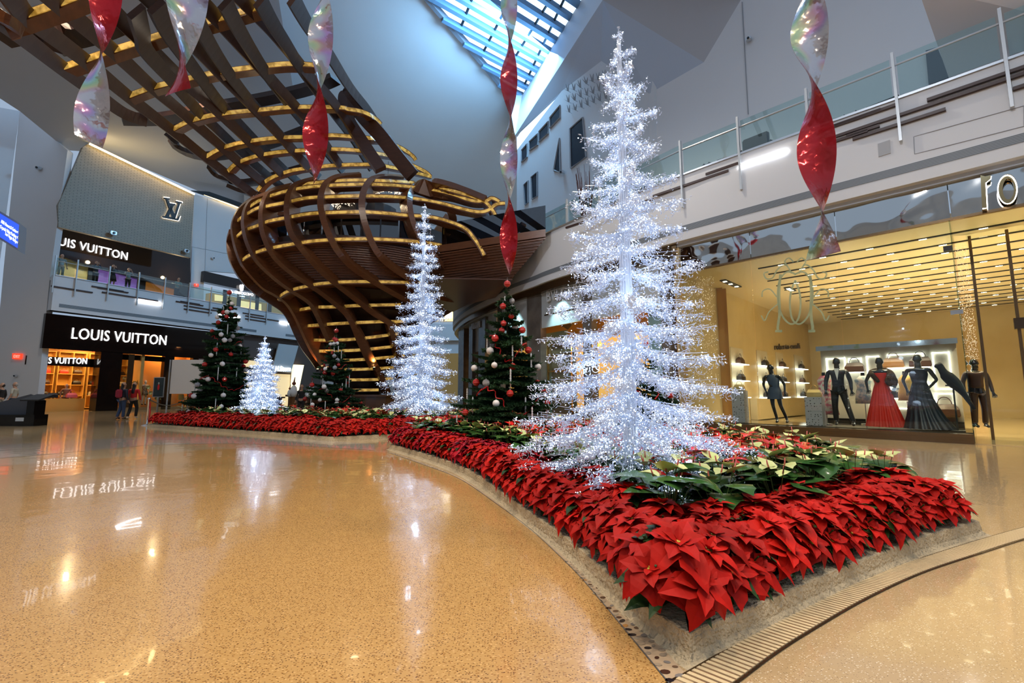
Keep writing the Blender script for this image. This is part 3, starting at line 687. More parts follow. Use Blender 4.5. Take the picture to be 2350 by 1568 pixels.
# counter and a rack near the entrance
root = empty('display_counter', LW.pt(1.3, 0, -1.6), 'low honey coloured display counter inside the entrance beside the white pier', 'counter')
o = seg('body', LW, .4, 2.6, 0.01, .85, -2.2, -1.4, mat('honey_wood', (.75, .40, .10), .35)); p = seg('glass_top', LW, .35, 2.65, .85, .9, -2.25, -1.35, GLASS); settle(root, [o, p])
handbag(M_at(LW, 1.0, .9, -1.8), BAGC[2], 1.5, 'black duffel bag on the honey coloured display counter'); handbag(M_at(LW, 2.0, .9, -1.8), mat('pink_leather', (.8, .15, .18), .4), 1.5, 'pink bag on the honey coloured display counter')
# upper floor front
root = empty('upper_storefront', LW.pt(.3, 8.65, -3.9), 'black gloss upper shop front with warm, violet and orange windows behind the left railing', 'storefront'); kids = []
kids.append(wpoly('screen_wall', LW, [(190, 338), (205, 328), (446, 446), (437, 592), (134, 521), (134, 470)], -.25, .3, mat('metal_mesh', (.33, .31, .26), .5)))
kids.append(wpoly('fascia', LW, [(110, 490), (437, 565), (436, 690), (404, 664), (204, 610), (108, 578)], -3.3, .3, blk))
kids.append(wbox('back_wall', UP, [(110, 560), (210, 660)], -.2, -.1, mat('golden_wall', (.80, .58, .22), .4)))
vio = mat('violet_wall', (.30, .16, .42), .4, emit=(.35, .15, .6), es=.5, noise=(.8, (.12, .07, .22), .3)); ora = mat('amber_wall', (.55, .20, .04), .4, emit=(.8, .25, .04), es=.3, noise=(.9, (.30, .10, .02), .3))
kids.append(wbox('window_display', UP, [(212, 590), (326, 700)], -.2, -.1, vio)); kids.append(wbox('window_display', UP, [(328, 610), (412, 720)], -.2, -.1, ora))
kids.append(wbox('window_display', UP, [(412, 620), (450, 730)], -.2, -.1, BLACKM))
for u in (212, 326, 412): kids.append(wbox('mullion', UP, [(u-2, 560), (u+2, 720)], -.1, .0, BLACKM))
settle(root, kids)
# mesh texture of the screen: fine horizontal rods
m = MATS['metal_mesh']; nt = m.node_tree; b = nt.nodes['Principled BSDF']; tc = nt.nodes.new('ShaderNodeTexCoord'); br = nt.nodes.new('ShaderNodeTexBrick')
br.inputs['Color1'].default_value = (.36, .31, .23, 1); br.inputs['Color2'].default_value = (.31, .27, .20, 1); br.inputs['Mortar'].default_value = (.15, .13, .10, 1)
br.inputs['Scale'].default_value = 1; br.inputs['Brick Width'].default_value = .34; br.inputs['Row Height'].default_value = .10; br.inputs['Mortar Size'].default_value = .016
cmb = nt.nodes.new('ShaderNodeCombineXYZ'); sp = nt.nodes.new('ShaderNodeSeparateXYZ'); nt.links.new(tc.outputs['Object'], sp.inputs[0]); nt.links.new(sp.outputs[1], cmb.inputs[0]); nt.links.new(sp.outputs[2], cmb.inputs[1]); nt.links.new(cmb.outputs[0], br.inputs[0]); nt.links.new(br.outputs[0], b.inputs[0])
# warm cove light washing the screen from its top edge
a, c_ = LW.hit(205, 330), LW.hit(446, 446)
p, q = LW.pt(a[0], a[1]-.1, .5), LW.pt(c_[0], c_[1]-.1, .5)
bm = bmesh.new(); tube(bm, [LW.pt(a[0], a[1], .02), LW.pt(c_[0], c_[1], .02)], .07, 6); COVE = nosample(mat('cove_lamp', (1, .8, .5), .4, emit=(1, .72, .32), es=5))
tag(link('cove_light', bm, COVE), 'thin warm cove light line along the top of the mesh screen on the left', 'light')
for f in (.12, .3, .5, .7, .9): light('cove_glow', 'POINT', p.lerp(q, f)+LW.n*.3, 22, (1, .68, .30), .15)
light('gallery_lamp', 'POINT', UP.pt(3, 11.0, 1.6), 120, (1, .75, .4), .12); light('gallery_lamp', 'POINT', UP.pt(8, 11.0, 1.6), 90, (1, .75, .4), .12)
# monogram sign on the mesh: interlocked L and V with serifs, dark with a white glow behind
def mono_part(name, polys, d, m, th):
    bm = bmesh.new()
    for px in polys: LW.poly(bm, px, d, th)
    upflip(bm); return link(name, bm, m)
V1 = [(377, 453), (390, 455), (390, 458), (387, 459), (401, 491), (409, 466), (404, 464), (404, 461), (418, 464), (418, 467), (414, 468), (402, 504), (396, 503), (381, 457), (377, 456)]
L1_ = [(389, 466), (403, 468), (403, 471), (399, 472), (388, 497), (406, 502), (411, 495), (414, 495), (410, 506), (374, 499), (374, 496), (380, 496), (393, 470), (389, 469)]
root = empty('monogram_sign', LW.pt(*LW.hit(396, 500, .1)), 'dark interlocked monogram with white halo on the mesh screen at upper left', 'sign')
glow = nosample(mat('halo', (1, .95, .85), .4, emit=(1, .93, .8), es=3))
def grow(px, k, c=(396, 481)):
    return [(u+k*(u-c[0])/max(6, math.hypot(u-c[0], v-c[1])), v+k*(v-c[1])/max(6, math.hypot(u-c[0], v-c[1]))) for u, v in px]
a = mono_part('letters', [V1, L1_], .0, BLACKM, .12); b_ = mono_part('halo_light', [grow(V1, 1.7), grow(L1_, 1.7)], -.16, glow, .04)
settle(root, [a, b_])
# white wall right of the screen, its top light slot, then the watch shop
wpoly('wall_left_white', LW, [(446, 446), (570, 478), (720, 520), (720, 640), (468, 622), (467, 700), (436, 692)], -3.6, .3, WHITE, True)
joint(LW, [(476, 455), (470, 625)], -3.58, 'trim_15'); joint(LW, [(437, 566), (560, 590)], -3.58, 'trim_15')
a, c_ = LW.hit(452, 440, -3.4), LW.hit(560, 482, -3.4)
bm = bmesh.new(); tube(bm, [LW.pt(a[0], a[1], -3.4), LW.pt(c_[0], c_[1], -3.4)], .05, 6); tag(link('slot_light', bm, COVE), 'thin warm light line at the ceiling left of the brown lattice', 'light')
bm = bmesh.new(); LW.poly(bm, [(440, 437), (480, 440), (566, 470), (560, 479)], -3.35, .2); upflip(bm); struct('trim_16', bm, BLACKM)
root = empty('watch_storefront', LW.pt(14, 8.65, -3.6), 'dark upper shop front with small white shield and letters, left of the brown lattice', 'storefront'); kids = []
kids.append(wbox('dark_front', LW, [(468, 622), (720, 700)], -3.9, -3.2, blk)); kids.append(wbox('lit_window', LW, [(486, 672), (720, 735)], -4.0, -3.1, mat('dim_gold_room', (.30, .20, .08), .3, emit=(.6, .4, .15), es=.35)))
for u in (515, 548, 590, 620): kids.append(wbox('mullion', LW, [(u-1.5, 665), (u+1.5, 740)], -3.1, -3.0, BLACKM))
for px in ([(493, 676), (513, 679), (513, 692), (493, 690)], [(552, 690), (600, 698), (600, 715), (552, 708)]): kids.append(wpoly('lamp_niche', LW, px, -3.04, .04, nosample(mat('niche_glow', (1, .8, .4), .4, emit=(1, .7, .3), es=1.1))))
settle(root, kids)
sign('de GRISOGONO', LW, (528, 672), (581, 680), .26, -2.95, 'small white serif shop name beside the top of the left green tree')
sign('GENEVE', LW, (549, 681), (562, 683), .10, -2.95, 'tiny pale word under the small white serif shop name')
o = wpoly('shield_emblem', LW, [(550, 656), (552, 653), (554, 656), (556, 652), (558, 656), (560, 653), (559, 661), (558, 667), (554, 669), (551, 666)], -2.95, .04, SIGNW); tag(o, 'small white shield with crown above the serif shop name', 'emblem')
# back wall behind everything on the ground floor, jewellery shop
umb = mat('umber_wall', (.085, .06, .05), .4)
wpoly('wall_left_low', LW, [(520, 765), (720, 786), (760, 948), (440, 946), (470, 822)], -.45, .3, umb, True)
root = empty('jeweller_storefront', LW.pt(*LW.hit(650, 945, -.2)), 'ground floor shop front with tilted pale panel and white letters, behind the small white tree', 'storefront'); kids = []
kids.append(wpoly('tilted_panel', LW, [(640, 789), (685, 794), (668, 855), (624, 852)], .25, .1, mat('pale_panel', (.50, .54, .56), .5)))
kids.append(wpoly('lit_window', LW, [(560, 826), (620, 832), (620, 930), (560, 930)], -.1, .3, mat('warm_window', (.8, .62, .35), .4, emit=(1, .75, .38), es=.7)))
kids.append(wpoly('lit_window', LW, [(628, 858), (666, 860), (664, 935), (628, 935)], -.1, .3, MATS['warm_window']))
kids.append(wpoly('bright_panel', LW, [(675, 837), (698, 838), (694, 910), (670, 908)], .1, .3, nosample(mat('bright_window', (1, .9, .6), .4, emit=(1, .85, .5), es=1.6))))
kids.append(wpoly('slanted_jamb', LW, [(698, 838), (712, 838), (690, 925), (680, 925)], .12, .3, umb)); kids.append(wbox('awning_edge', LW, [(628, 855), (668, 858)], .2, .3, BLACKM))
settle(root, kids)
sign('H.Stern', LW, (632, 852), (667, 852), .48, .35, 'white glowing letters on the tilted pale panel behind the small white tree')

# ------------------------------------------------------------------ curved jewellery facade on the right
STONE = mat('dark_marble', (.10, .085, .075), .22, noise=(1.6, (.19, .165, .14), .25)); PAN = mat('pale_stone_panel', (.50, .53, .53), .5); CYN = mat('cyan_lit_marble', (.22, .38, .38), .25, noise=(1.3, (.36, .50, .48), .2))  # the greenish stone holds the cyan light of the walls in its colour
FACB = [Vector((5.85, 15.6, 0)), Vector((5.75, 15.7, 0))]+catmull(FACP[2:], 5)[1:]
rband('wall_jeweller_cornice', 6.05, 6.42, -.1, .12, BRONZE, FACB)
rband('wall_jeweller_back', 0, 6.1, -3.6, -3.3, mat('amber_back', (.62, .33, .10), .5), FACB)
bm = bmesh.new(); band(bm, FACB, 6.0, 6.1, 3.5, .1); struct('ceiling_jeweller', bm, PAN)
root = empty('jeweller_facade', B1.pt(3, 0), 'curved stone and glass jewellery shop facade with bronze framed windows on the right', 'storefront'); kids = []
def fb(name, u0, u1, z0, z1, d0, d1, m, wall=B1):
    s0, s1 = wall.hit(u0, 800, d1)[0], wall.hit(u1, 800, d1)[0]; kids.append(seg(name, wall, s0, s1, z0, z1, d0, d1, m)); return kids[-1]
for u0, u1 in ((1141, 1150), (1210, 1241), (1338, 1358), (1520, 1540)): fb('stone_pier', u0, u1, 0, 6.1, -.3, .05, STONE)
for u0, u1 in ((1098, 1113), (1076, 1084), (1052, 1064)): fb('stone_pier', u0, u1, 0, 6.1, -.3, .25, STONE, B2)
for u0, u1, z in ((1152, 1209, 4.1), (1243, 1337, 4.35), (1360, 1519, 4.3)): fb('upper_panel', u0, u1, z, 6.05, -.12, -.02, PAN)
for u0, u1, z in ((1115, 1139, 4.0), (1084, 1098, 4.0)): fb('upper_panel', u0, u1, z, 6.05, -.12, .05, PAN, B2)
fb('cyan_lit_wall', 1241, 1300, 0, 4.3, -1.3, -1.2, CYN); fb('cyan_lit_wall', 1150, 1166, 0, 4.1, -.5, -.4, CYN)
fb('cyan_lit_jamb', 1490, 1519, 0, 4.6, -.5, -.4, CYN)
for u0, u1 in ((1166, 1208), (1300, 1336), (1362, 1440), (1450, 1490)):
    fb('amber_window', u0, u1, .5, 3.7, -1.4, -1.3, mat('amber_glow', (.85, .45, .12), .5, emit=(1, .48, .10), es=.75, noise=(.7, (.75, .55, .25), .3)))
    fb('glass_pane', u0, u1, .35, 4.0, -.2, -.18, GLASS); fb('base', u0, u1, 0, .35, -.4, -.1, BRONZE)
g = mat('gold_frame', (.55, .33, .10), .25, .9)
s0, s1 = B1.hit(1257, 850, -.3)[0], B1.hit(1312, 850, -.3)[0]
bm = bmesh.new()
for a in (s0, s1-.07): B1.box(bm, a, a+.07, .2, 3.55, -.34, -.27)
for z in (.2, .9, 1.4, 2.2, 2.9, 3.48): B1.box(bm, s0, s1, z, z+.07, -.34, -.27)
upflip(bm); kids.append(link('window_frame', bm, g)); kids.append(seg('bronze_backing', B1, s0, s1, .2, 3.5, -.6, -.55, mat('olive_stone', (.16, .12, .07), .3, noise=(1.5, (.22, .17, .10), .2))))
for u0, u1 in ((1115, 1139), (1064, 1076), (1086, 1098)): fb('bronze_window', u0, u1, .2, 3.9, -.4, -.3, mat('bronze_glass', (.20, .13, .07), .12), B2); fb('amber_strip', u0, u0+2, .3, 3.8, -.3, -.25, MATS['amber_glow'], B2)
# folded soffit under the name panel
bm = bmesh.new(); A_ = lambda u, v, d: B1.pt(*B1.hit(u, v, d), d)
prism(bm, [A_(1249, 725, 0), A_(1337, 706, 0), A_(1337, 720, -.9), A_(1303, 757, -.9)], (0, 0, .05)); upflip(bm); kids.append(link('folded_soffit', bm, BRONZE))
settle(root, kids)
LETT = mat('pale_raised_letters', (.75, .76, .76), .35)
sign('BVLGARI', B1, (1256, 693), (1333, 674), .50, .08, 'raised pale letters on the stone panel just left of the big white tree', LETT, ext=.10, gap=1.15)
sign('BVLGARI', B2, (1082, 757), (1101, 751), .42, .32, 'small raised pale letters at the far end of the curved facade', LETT, ext=.06, gap=1.1)
for s, z in ((B1.hit(1182, 800)[0], 4.4), (B1.hit(1290, 800)[0], 4.5)): light('facade_lamp', 'SPOT', B1.pt(s, 6.0, .8), 520, (.55, .95, 1), .1, None, B1.pt(s, 2.5, -.6), 70, .6)
for s in (B1.hit(1187, 800)[0], B1.hit(1318, 800)[0], B1.hit(1400, 800)[0]): light('window_lamp', 'POINT', B1.pt(s, 3.4, -.8), 40, (1, .55, .18), .2)

# far end shops seen between the lattice stem and the curved facade
root = empty('far_storefront', (-3.5, 49, 0), 'distant two floor shop front with golden windows at the end of the mall', 'storefront'); FW = Wall((-12, 50), (1, 0)); kids = []
kids.append(seg('front', FW, 0, 12, 0, 14, -.5, 0, WHITE)); kids.append(seg('upper_window', FW, 3.0, 8.0, 9.2, 12.0, 0, .1, mat('far_gold', (.9, .7, .35), .4, emit=(1, .75, .35), es=.8)))
kids.append(seg('upper_fascia', FW, 2.5, 8.2, 12.1, 13.2, 0, .15, umb)); kids.append(seg('balcony_band', FW, 2.0, 8.2, 7.0, 8.8, 0, .5, WHITE))
kids.append(seg('lower_window', FW, 1, 8.0, .2, 5.6, 0, .1, mat('far_dark', (.14, .10, .05), .2, emit=(.5, .35, .12), es=.25)))
for s in (2, 3.2, 4.4, 5.6, 6.8): kids.append(seg('mullion', FW, s, s+.1, 9.2, 12, .1, .15, BLACKM))
settle(root, kids)
sign('CHOO', FW, (1018, 733), (1037, 730), .75, .25, 'pale letters on the distant upper fascia at the end of the mall', mirror=False)

# window wall above the right gallery: recessed openings
dk = mat('dark_window', (.02, .03, .045), .12); rv = mat('window_reveal', (.30, .31, .33), .5)
WH = [[(1197, 372), (1197, 345), (1210, 330), (1210, 360)], [(1215, 345), (1215, 325), (1234, 307), (1234, 332)], [(1237, 325), (1237, 302), (1258, 279), (1258, 306)], [(1262, 294), (1262, 270), (1285, 242), (1285, 270)],
      [(1205, 470), (1202, 425), (1212, 415), (1212, 465)], [(1221, 457), (1219, 407), (1233, 395), (1233, 450)], [(1310, 386), (1308, 296), (1337, 270), (1345, 360)], [(1271, 391), (1284, 318), (1286, 395)]]
for i, w in enumerate(WH):
    bm = bmesh.new(); W2.poly(bm, w, .03, .03); upflip(bm); o = link('window_%d' % (i+2), bm, dk); o['kind'] = 'structure'
    bm = bmesh.new(); pts = [W2.pt(*W2.hit(u, v, .05), .05) for u, v in w]; tube(bm, pts+[pts[0]], .06, 4); f = link('window_frame', bm, rv); f.parent = o
# hanging grey paper birds sculpture
bird = mat('grey_sculpture', (.30, .31, .33), .6)
n = 0
for r in range(3):
    for c in range(7):
        u = 1302+c*14+r*1.5; v = 210+r*24-c*5.5+rnd.uniform(-2, 2)
        p = W2.pt(*W2.hit(u, v, .25), .25); bm = bmesh.new(); s = .2
        for a in (rnd.uniform(.3, .9), rnd.uniform(2.1, 2.8), 1.6):
            q = p+W2.e*(cos(a)*s*1.6)+Vector((0, 0, sin(a)*s*2))+W2.n*.1; prism(bm, [p, q, p+W2.e*.14+Vector((0, 0, -.1))], W2.n*.03)
        tube(bm, [p, p-W2.n*.25], .012, 4); upflip(bm)
        tag(link('wall_ornament', bm, bird), 'small grey angular metal ornament standing off the upper window wall', 'wall ornament', 'grey ornaments in three rows on the upper window wall')
wpoly('dark_patch_1', W3, [(2124, 116), (2151, 108), (2182, 183), (2131, 193)], .08, .05, dk, True)  # plain dark four-cornered patch set on the wall
# bundle of dark branches on the gallery, dark lounge chairs behind the glass
bm = bmesh.new(); base = cp(B1, 1345, 500, -1.2); base.z = 8.55
for k in range(26):
    a = rnd.uniform(0, 2*pi); q = base+Vector((.18*cos(a), .18*sin(a), 0)); tube(bm, [q, q+Vector((.1*cos(a+1), .1*sin(a+1), 1.5)), q+Vector((.28*cos(a), .28*sin(a), 3.2+rnd.uniform(-.4, .3)))], .025, 4, .008)
tag(link('branch_bundle', bm, mat('red_brown_twigs', (.10, .025, .015), .6)), 'tall bundle of red brown branches standing on the upper gallery left of the big tree', 'plant')
lea = mat('black_upholstery', (.012, .012, .014), .45)
def armchair(loc, rz, label, s=1):
    root = empty('lounge_chair', loc, label, 'chair', None, rz)
    for nm, b in (('seat', (-.4, -.4, .18, .4, .4, .48)), ('backrest', (-.4, .28, .48, .4, .45, 1.0)), ('armrest', (-.5, -.4, .1, -.4, .45, .68)), ('armrest', (.4, -.4, .1, .5, .45, .68))):
        bm = bmesh.new(); box(bm, (b[0]*s, b[1]*s, b[2]*s), (b[3]*s, b[4]*s, b[5]*s)); bmesh.ops.bevel(bm, geom=bm.edges[:], offset=.04, segments=2, affect='EDGES'); link(nm, bm, lea, root)
    for x in (-.42, .42):
        for y in (-.36, .36):
            bm = bmesh.new(); box(bm, (x-.02, y-.02, 0), (x+.02, y+.02, .18)); link('leg', bm, lea, root)
for i, (u, v, d, lb) in enumerate(((1468, 440, -.80, 'black lounge chair on the gallery directly right of the big tree'), (1535, 420, -.80, 'black lounge chair on the gallery, second right of the big tree'), (1600, 395, -.80, 'black lounge chair on the gallery just right of the second post'), (1665, 370, -.80, 'black lounge chair on the gallery above the short thick wood bar'), (1745, 345, -.80, 'black lounge chair on the gallery above the light tube'), (1895, 260, -.80, 'black lounge chair behind the glass right of the big red twist'), (2015, 225, -.80, 'black lounge chair on the gallery left of the third post'))):
    s, z = RW.hit(u, v, d); p = RW.pt(s, 8.55, d); armchair(p, math.atan2(RW.e.y, RW.e.x)+[0, .1, -.1, .1, 3.1, .1, -.1][i], lb, 1.0)
# ------------------------------------------------------------------ the timber lattice: bulb, stem and overhead canopy
AX = Vector((-9.1, 27.5, 0))
PROF = [(.9, 2.1), (2.58, 2.52), (3.69, 3.32), (4.42, 3.71), (5.22, 4.09), (5.77, 4.45), (6.13, 5.0), (6.49, 5.58), (6.87, 6.10), (7.41, 6.67), (7.75, 7.0), (8.41, 7.25), (9.28, 7.34), (10.09, 7.29), (10.62, 7.14), (11.27, 6.79), (12.0, 6.31), (12.6, 5.4), (13.1, 4.6), (14.2, 3.4)]
def RZ(z):
    if z <= PROF[0][0]: return PROF[0][1]
    for i in range(len(PROF)-1):
        if z <= PROF[i+1][0]:
            f = (z-PROF[i][0])/(PROF[i+1][0]-PROF[i][0]); return PROF[i][1]+f*(PROF[i+1][1]-PROF[i][1])
    return PROF[-1][1]
def bulb(u, v):
    d = ray(u, v); best = None; prev = None; t = 17.0
    while t < 31:
        p = CO+d*(t/d.y); g = math.hypot(p.x-AX.x, p.y-AX.y)-RZ(p.z)
        if g <= 0:
            if prev is not None: t -= .05*(-g)/(prev-g+1e-9)
            return CO+d*(t/d.y)
        if best is None or g < best[0]: best = (g, p.copy())
        prev = g; t += .05
    return best[1]
def c3(L): return [(480+x/3, 380+y/3) for x, y in L]
def c1(L): return [(x/3, y/3) for x, y in L]
def rad(p):
    n = Vector((p.x-AX.x, p.y-AX.y, 0)).normalized(); e = .25
    k = (RZ(p.z+e)-RZ(p.z-e))/(2*e); return Vector((n.x, n.y, -max(-1.2, min(1.2, k)))).normalized()
def flare(u, v):
    if u < 985: return bulb(u, v)
    p = bulb(u, v); Y0 = bulb(985, 500).y; return P(u, v, Y0+(21.4-Y0)*min(1, (u-985)/130)) if v < 600 else p
def nflare(p):
    n = Vector((p.x-AX.x, p.y-AX.y, 0)).normalized(); f = max(0, min(1, (p.x+4.2)/2)); return n.lerp(Vector((.15, -1, 0)).normalized(), f).normalized()
def smooth3(P3, k=5): return catmull(P3, k)
LAT = empty('timber_lattice', (AX.x, AX.y, 0), 'huge curved brown timber lattice, a bulb on a stem under a canopy', 'lattice pavilion')
lk = []
RIBS = [[(135, 455), (118, 520), (125, 600), (150, 680), (200, 770), (270, 850), (350, 905), (430, 960), (500, 1010), (545, 1080), (590, 1180), (640, 1270), (700, 1350), (735, 1405)],
        [(300, 215), (215, 280), (170, 350), (152, 420), (158, 490), (180, 580), (220, 680), (290, 770), (370, 850), (450, 895), (520, 945), (575, 1020), (620, 1110), (670, 1220), (720, 1310), (790, 1395)],
        [(390, 190), (290, 230), (245, 290), (228, 370), (235, 450), (260, 540), (310, 640), (380, 720), (460, 790), (540, 850), (620, 900), (690, 950), (740, 1030), (780, 1120), (820, 1210)],
        [(560, 130), (420, 170), (370, 240), (352, 330), (358, 430), (385, 520), (430, 610), (500, 690), (590, 760), (680, 820), (770, 880), (860, 950), (940, 1020), (990, 1100), (1030, 1200), (1080, 1310), (1120, 1390)],
        [(740, 80), (600, 120), (550, 180), (532, 270), (537, 370), (560, 460), (610, 540), (680, 630), (760, 720), (850, 800), (940, 870), (1030, 940), (1120, 1010), (1200, 1060), (1290, 1110), (1400, 1140)],
        [(1040, 50), (900, 65), (820, 100), (780, 160), (765, 250), (780, 350), (810, 440), (850, 530), (900, 610), (970, 690), (1050, 750), (1130, 800), (1230, 860), (1340, 920), (1450, 970)],
        [(1330, 70), (1200, 65), (1120, 90), (1070, 160), (1050, 250), (1060, 350), (1090, 450), (1130, 550), (1190, 640), (1270, 710), (1360, 770), (1440, 830), (1550, 895), (1680, 930), (1830, 928)],
        [(1900, 222), (1760, 165), (1640, 122), (1520, 100), (1430, 130), (1390, 190), (1382, 270), (1400, 370), (1440, 470), (1500, 560), (1570, 640), (1650, 725)],
        [(1010, 1130), (1060, 1210), (1110, 1310), (1170, 1420), (1225, 1530), (1240, 1570)],
        [(1240, 1080), (1260, 1150), (1300, 1280), (1330, 1420), (1340, 1560)]]
for i, r in enumerate(RIBS):
    pts = smooth3([(flare if i == 7 else bulb)(u, v) for u, v in c3(r)], 5); bm = bmesh.new()
    beam(bm, pts, [(nflare if i == 7 else rad)(p) for p in pts], .80 if i < 8 else .5, .29); lk.append(link('rib', bm, WOOD))
def ring(px, hit, nf, inset=.17, vw=.25, depth=.5, gold=True, k=6, gw=.135):
    raw = [hit(u, v) for u, v in px]; pts = smooth3(raw, k); ns = [nf(p) for p in pts]; q = [p-n*inset for p, n in zip(pts, ns)]
    bm = bmesh.new(); beam(bm, q, ns, depth, vw); r = link('ring', bm, WOOD); lk.append(r)
    if gold:
        bm = bmesh.new(); beam(bm, [p+n*.03 for p, n in zip(q, ns)], ns, .06, gw); g = link('gold_strip', bm, GOLD); g.parent = r
    return r
def radh(p): n = Vector((p.x-AX.x, p.y-AX.y, 0)).normalized(); return n
GR_ = [[(190, 672), (230, 625), (350, 575), (520, 540), (730, 510), (1000, 498), (1270, 505), (1530, 530), (1810, 582)],
       [(450, 915), (480, 885), (540, 855), (640, 830), (760, 808), (960, 795), (1250, 797), (1500, 810), (1650, 835), (1740, 868), (1782, 905)],
       [(150, 500), (210, 445), (300, 410), (390, 375), (520, 350), (660, 325), (820, 315), (1100, 312), (1370, 335), (1550, 350), (1680, 385), (1770, 430), (1830, 500), (1870, 560), (1895, 610)],
       [(130, 410), (200, 350), (300, 290), (380, 270), (520, 243), (650, 215), (810, 205), (1040, 200), (1250, 205), (1430, 220), (1600, 250), (1750, 290), (1850, 310), (1920, 300), (1980, 258), (2040, 250)],
       [(230, 300), (300, 245), (430, 190), (620, 145), (850, 125), (1140, 120), (1410, 140), (1650, 180), (1800, 230), (1900, 235), (1950, 215), (2000, 238)],
       [(500, 150), (620, 122), (720, 108), (960, 90), (1250, 98), (1420, 112), (1620, 150), (1800, 200), (1900, 240), (1960, 310), (1980, 360)]]
for i, g in enumerate(GR_): ring(c3(g), *((bulb, radh) if i < 2 else (flare, nflare)))
SR = [[(520, 1000), (680, 970), (830, 965), (1050, 955), (1340, 952)], [(580, 1105), (740, 1090), (940, 1078), (1190, 1070), (1380, 1070)], [(630, 1198), (800, 1197), (1000, 1190), (1330, 1155)], [(680, 1276), (860, 1272), (1050, 1265), (1340, 1240)],
      [(725, 1340), (960, 1337), (1130, 1328), (1380, 1310)], [(800, 1404), (960, 1402), (1150, 1398), (1380, 1385)], [(900, 1475), (1160, 1473), (1300, 1465)], [(930, 1549), (1010, 1547), (1190, 1545)]]
for g in SR: ring(c3(g), bulb, radh, inset=.35, vw=.20, depth=.25, gw=.15)
# far side ribs and rings
for k in range(9):
    a0 = radians(25+k*17); pts = []
    for j in range(26):
        z = 2.4+j*.42; a = a0-.05*(z-9); r = RZ(z)-.05; pts.append(AX+Vector((r*cos(a), r*sin(a), z)))
    bm = bmesh.new(); beam(bm, pts, [rad(p) for p in pts], .8, .22); lk.append(link('rib', bm, WOOD))
for z in (8.5, 9.6, 10.6, 11.5, 12.4, 5.3, 4.3, 3.4):
    pts = [AX+Vector(((RZ(z)-.1)*cos(a), (RZ(z)-.1)*sin(a), z)) for a in [radians(-5+6*q) for q in range(32)]]
    bm = bmesh.new(); beam(bm, pts, [radh(p) for p in pts], .5, .25); lk.append(link('ring', bm, WOOD))
# deck, slatted soffit, stem and base
bm = bmesh.new(); lathe(bm, [(0.1, 8.35), (6.6, 8.35), (6.6, 8.7), (0.1, 8.7)], 64, c=AX); upflip(bm); lk.append(link('deck', bm, DWOOD))
prof = []
for k in range(17):
    f = k/17; z = 8.35-f*1.6; r = RZ(z)-.42-.28*f; prof += [(r, z), (r, z-.055), (r-.10, z-.055), (r-.10, z-.094)]
bm = bmesh.new(); lathe(bm, prof+[(4.9, 6.7), (3.6, 6.55)], 72, c=AX); upflip(bm); lk.append(link('slatted_soffit', bm, WOOD))
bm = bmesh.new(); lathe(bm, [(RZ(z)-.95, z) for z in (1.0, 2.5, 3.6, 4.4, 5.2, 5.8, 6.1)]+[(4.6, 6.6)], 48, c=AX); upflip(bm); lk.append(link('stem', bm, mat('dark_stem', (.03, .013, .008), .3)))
bm = bmesh.new(); lathe(bm, [(3.9, 0.012), (3.9, 1.0), (4.05, 1.02), (4.05, 1.12), (2.0, 1.12)], 48, c=AX); upflip(bm); lk.append(link('base', bm, mat('polished_walnut', (.10, .045, .022), .18, noise=(1, (.07, .03, .015), .3, (1, 1, 5)))))
bm = bmesh.new()
for a in range(-178, 12, 8):
    p, q = [AX+Vector((6.45*cos(radians(x)), 6.45*sin(radians(x)), 0)) for x in (a+.3, a+7.7)]; prism(bm, [Vector((*p.xy, 8.75)), Vector((*q.xy, 8.75)), Vector((*q.xy, 9.85)), Vector((*p.xy, 9.85))], radh(p)*.02)
upflip(bm); lk.append(link('glass_railing', bm, DGLASS))
bm = bmesh.new(); lathe(bm, [(2.2, 8.7), (2.2, 10.2), (2.0, 12.5)], 24, c=AX); upflip(bm); lk.append(link('service_core', bm, mat('deep_brown', (.012, .008, .007), .3)))
# bridge from the deck to the right gallery with stepped slats beneath
b = Vector((1.55, 20.25, 0)); Bk = Vector((.1, 24.3, 0))
lft, lbk = AX+Vector((4.6, -4.6, 0)), AX+Vector((5.5, 1, 0))
bm = bmesh.new(); prism(bm, [Vector((*lft.xy, 8.36)), Vector((*b.xy, 8.36)), Vector((*Bk.xy, 8.36)), Vector((*lbk.xy, 8.36))], (0, 0, .36)); upflip(bm); lk.append(link('bridge', bm, WOOD))
bm = bmesh.new()
for k in range(15):
    f = k/15; z = 8.3-k*.112; w = f*.95; r1 = b.lerp(lft, .30*f)+Vector((0, w*1.3, 0)); l1 = lft+Vector((0, w*1.3, 0)); r2 = Bk.lerp(lbk, .30*f)
    prism(bm, [Vector((*l1.xy, z)), Vector((*r1.xy, z)), Vector((*r2.xy, z)), Vector((*lbk.xy, z))], (0, 0, -.06))
    prism(bm, [Vector((l1.x, l1.y+.1, z-.06)), Vector((r1.x-.1, r1.y+.1, z-.06)), Vector((r2.x, r2.y, z-.06)), Vector((lbk.x, lbk.y, z-.06))], (0, 0, -.055))
upflip(bm); lk.append(link('bridge_slats', bm, WOOD))
bm = bmesh.new(); q = [G(1176, 643, 6.6), G(1000, 640, 6.6), G(960, 660, 6.6), G(985, 700, 6.6), G(1040, 716, 6.6), G(1094, 689, 6.6), G(1125, 668, 6.6)]; prism(bm, q, (0, 0, .06)); upflip(bm); lk.append(link('bridge_soffit', bm, mat('smooth_walnut', (.09, .035, .018), .3)))
bm = bmesh.new(); prism(bm, [Vector((b.x, b.y-.02, 8.72)), Vector((b.x, b.y-.02, 9.85)), Vector((lft.x+.9, lft.y-.3, 9.85)), Vector((lft.x+.9, lft.y-.3, 8.72))], (0, .02, 0)); upflip(bm); lk.append(link('bridge_glass', bm, DGLASS))

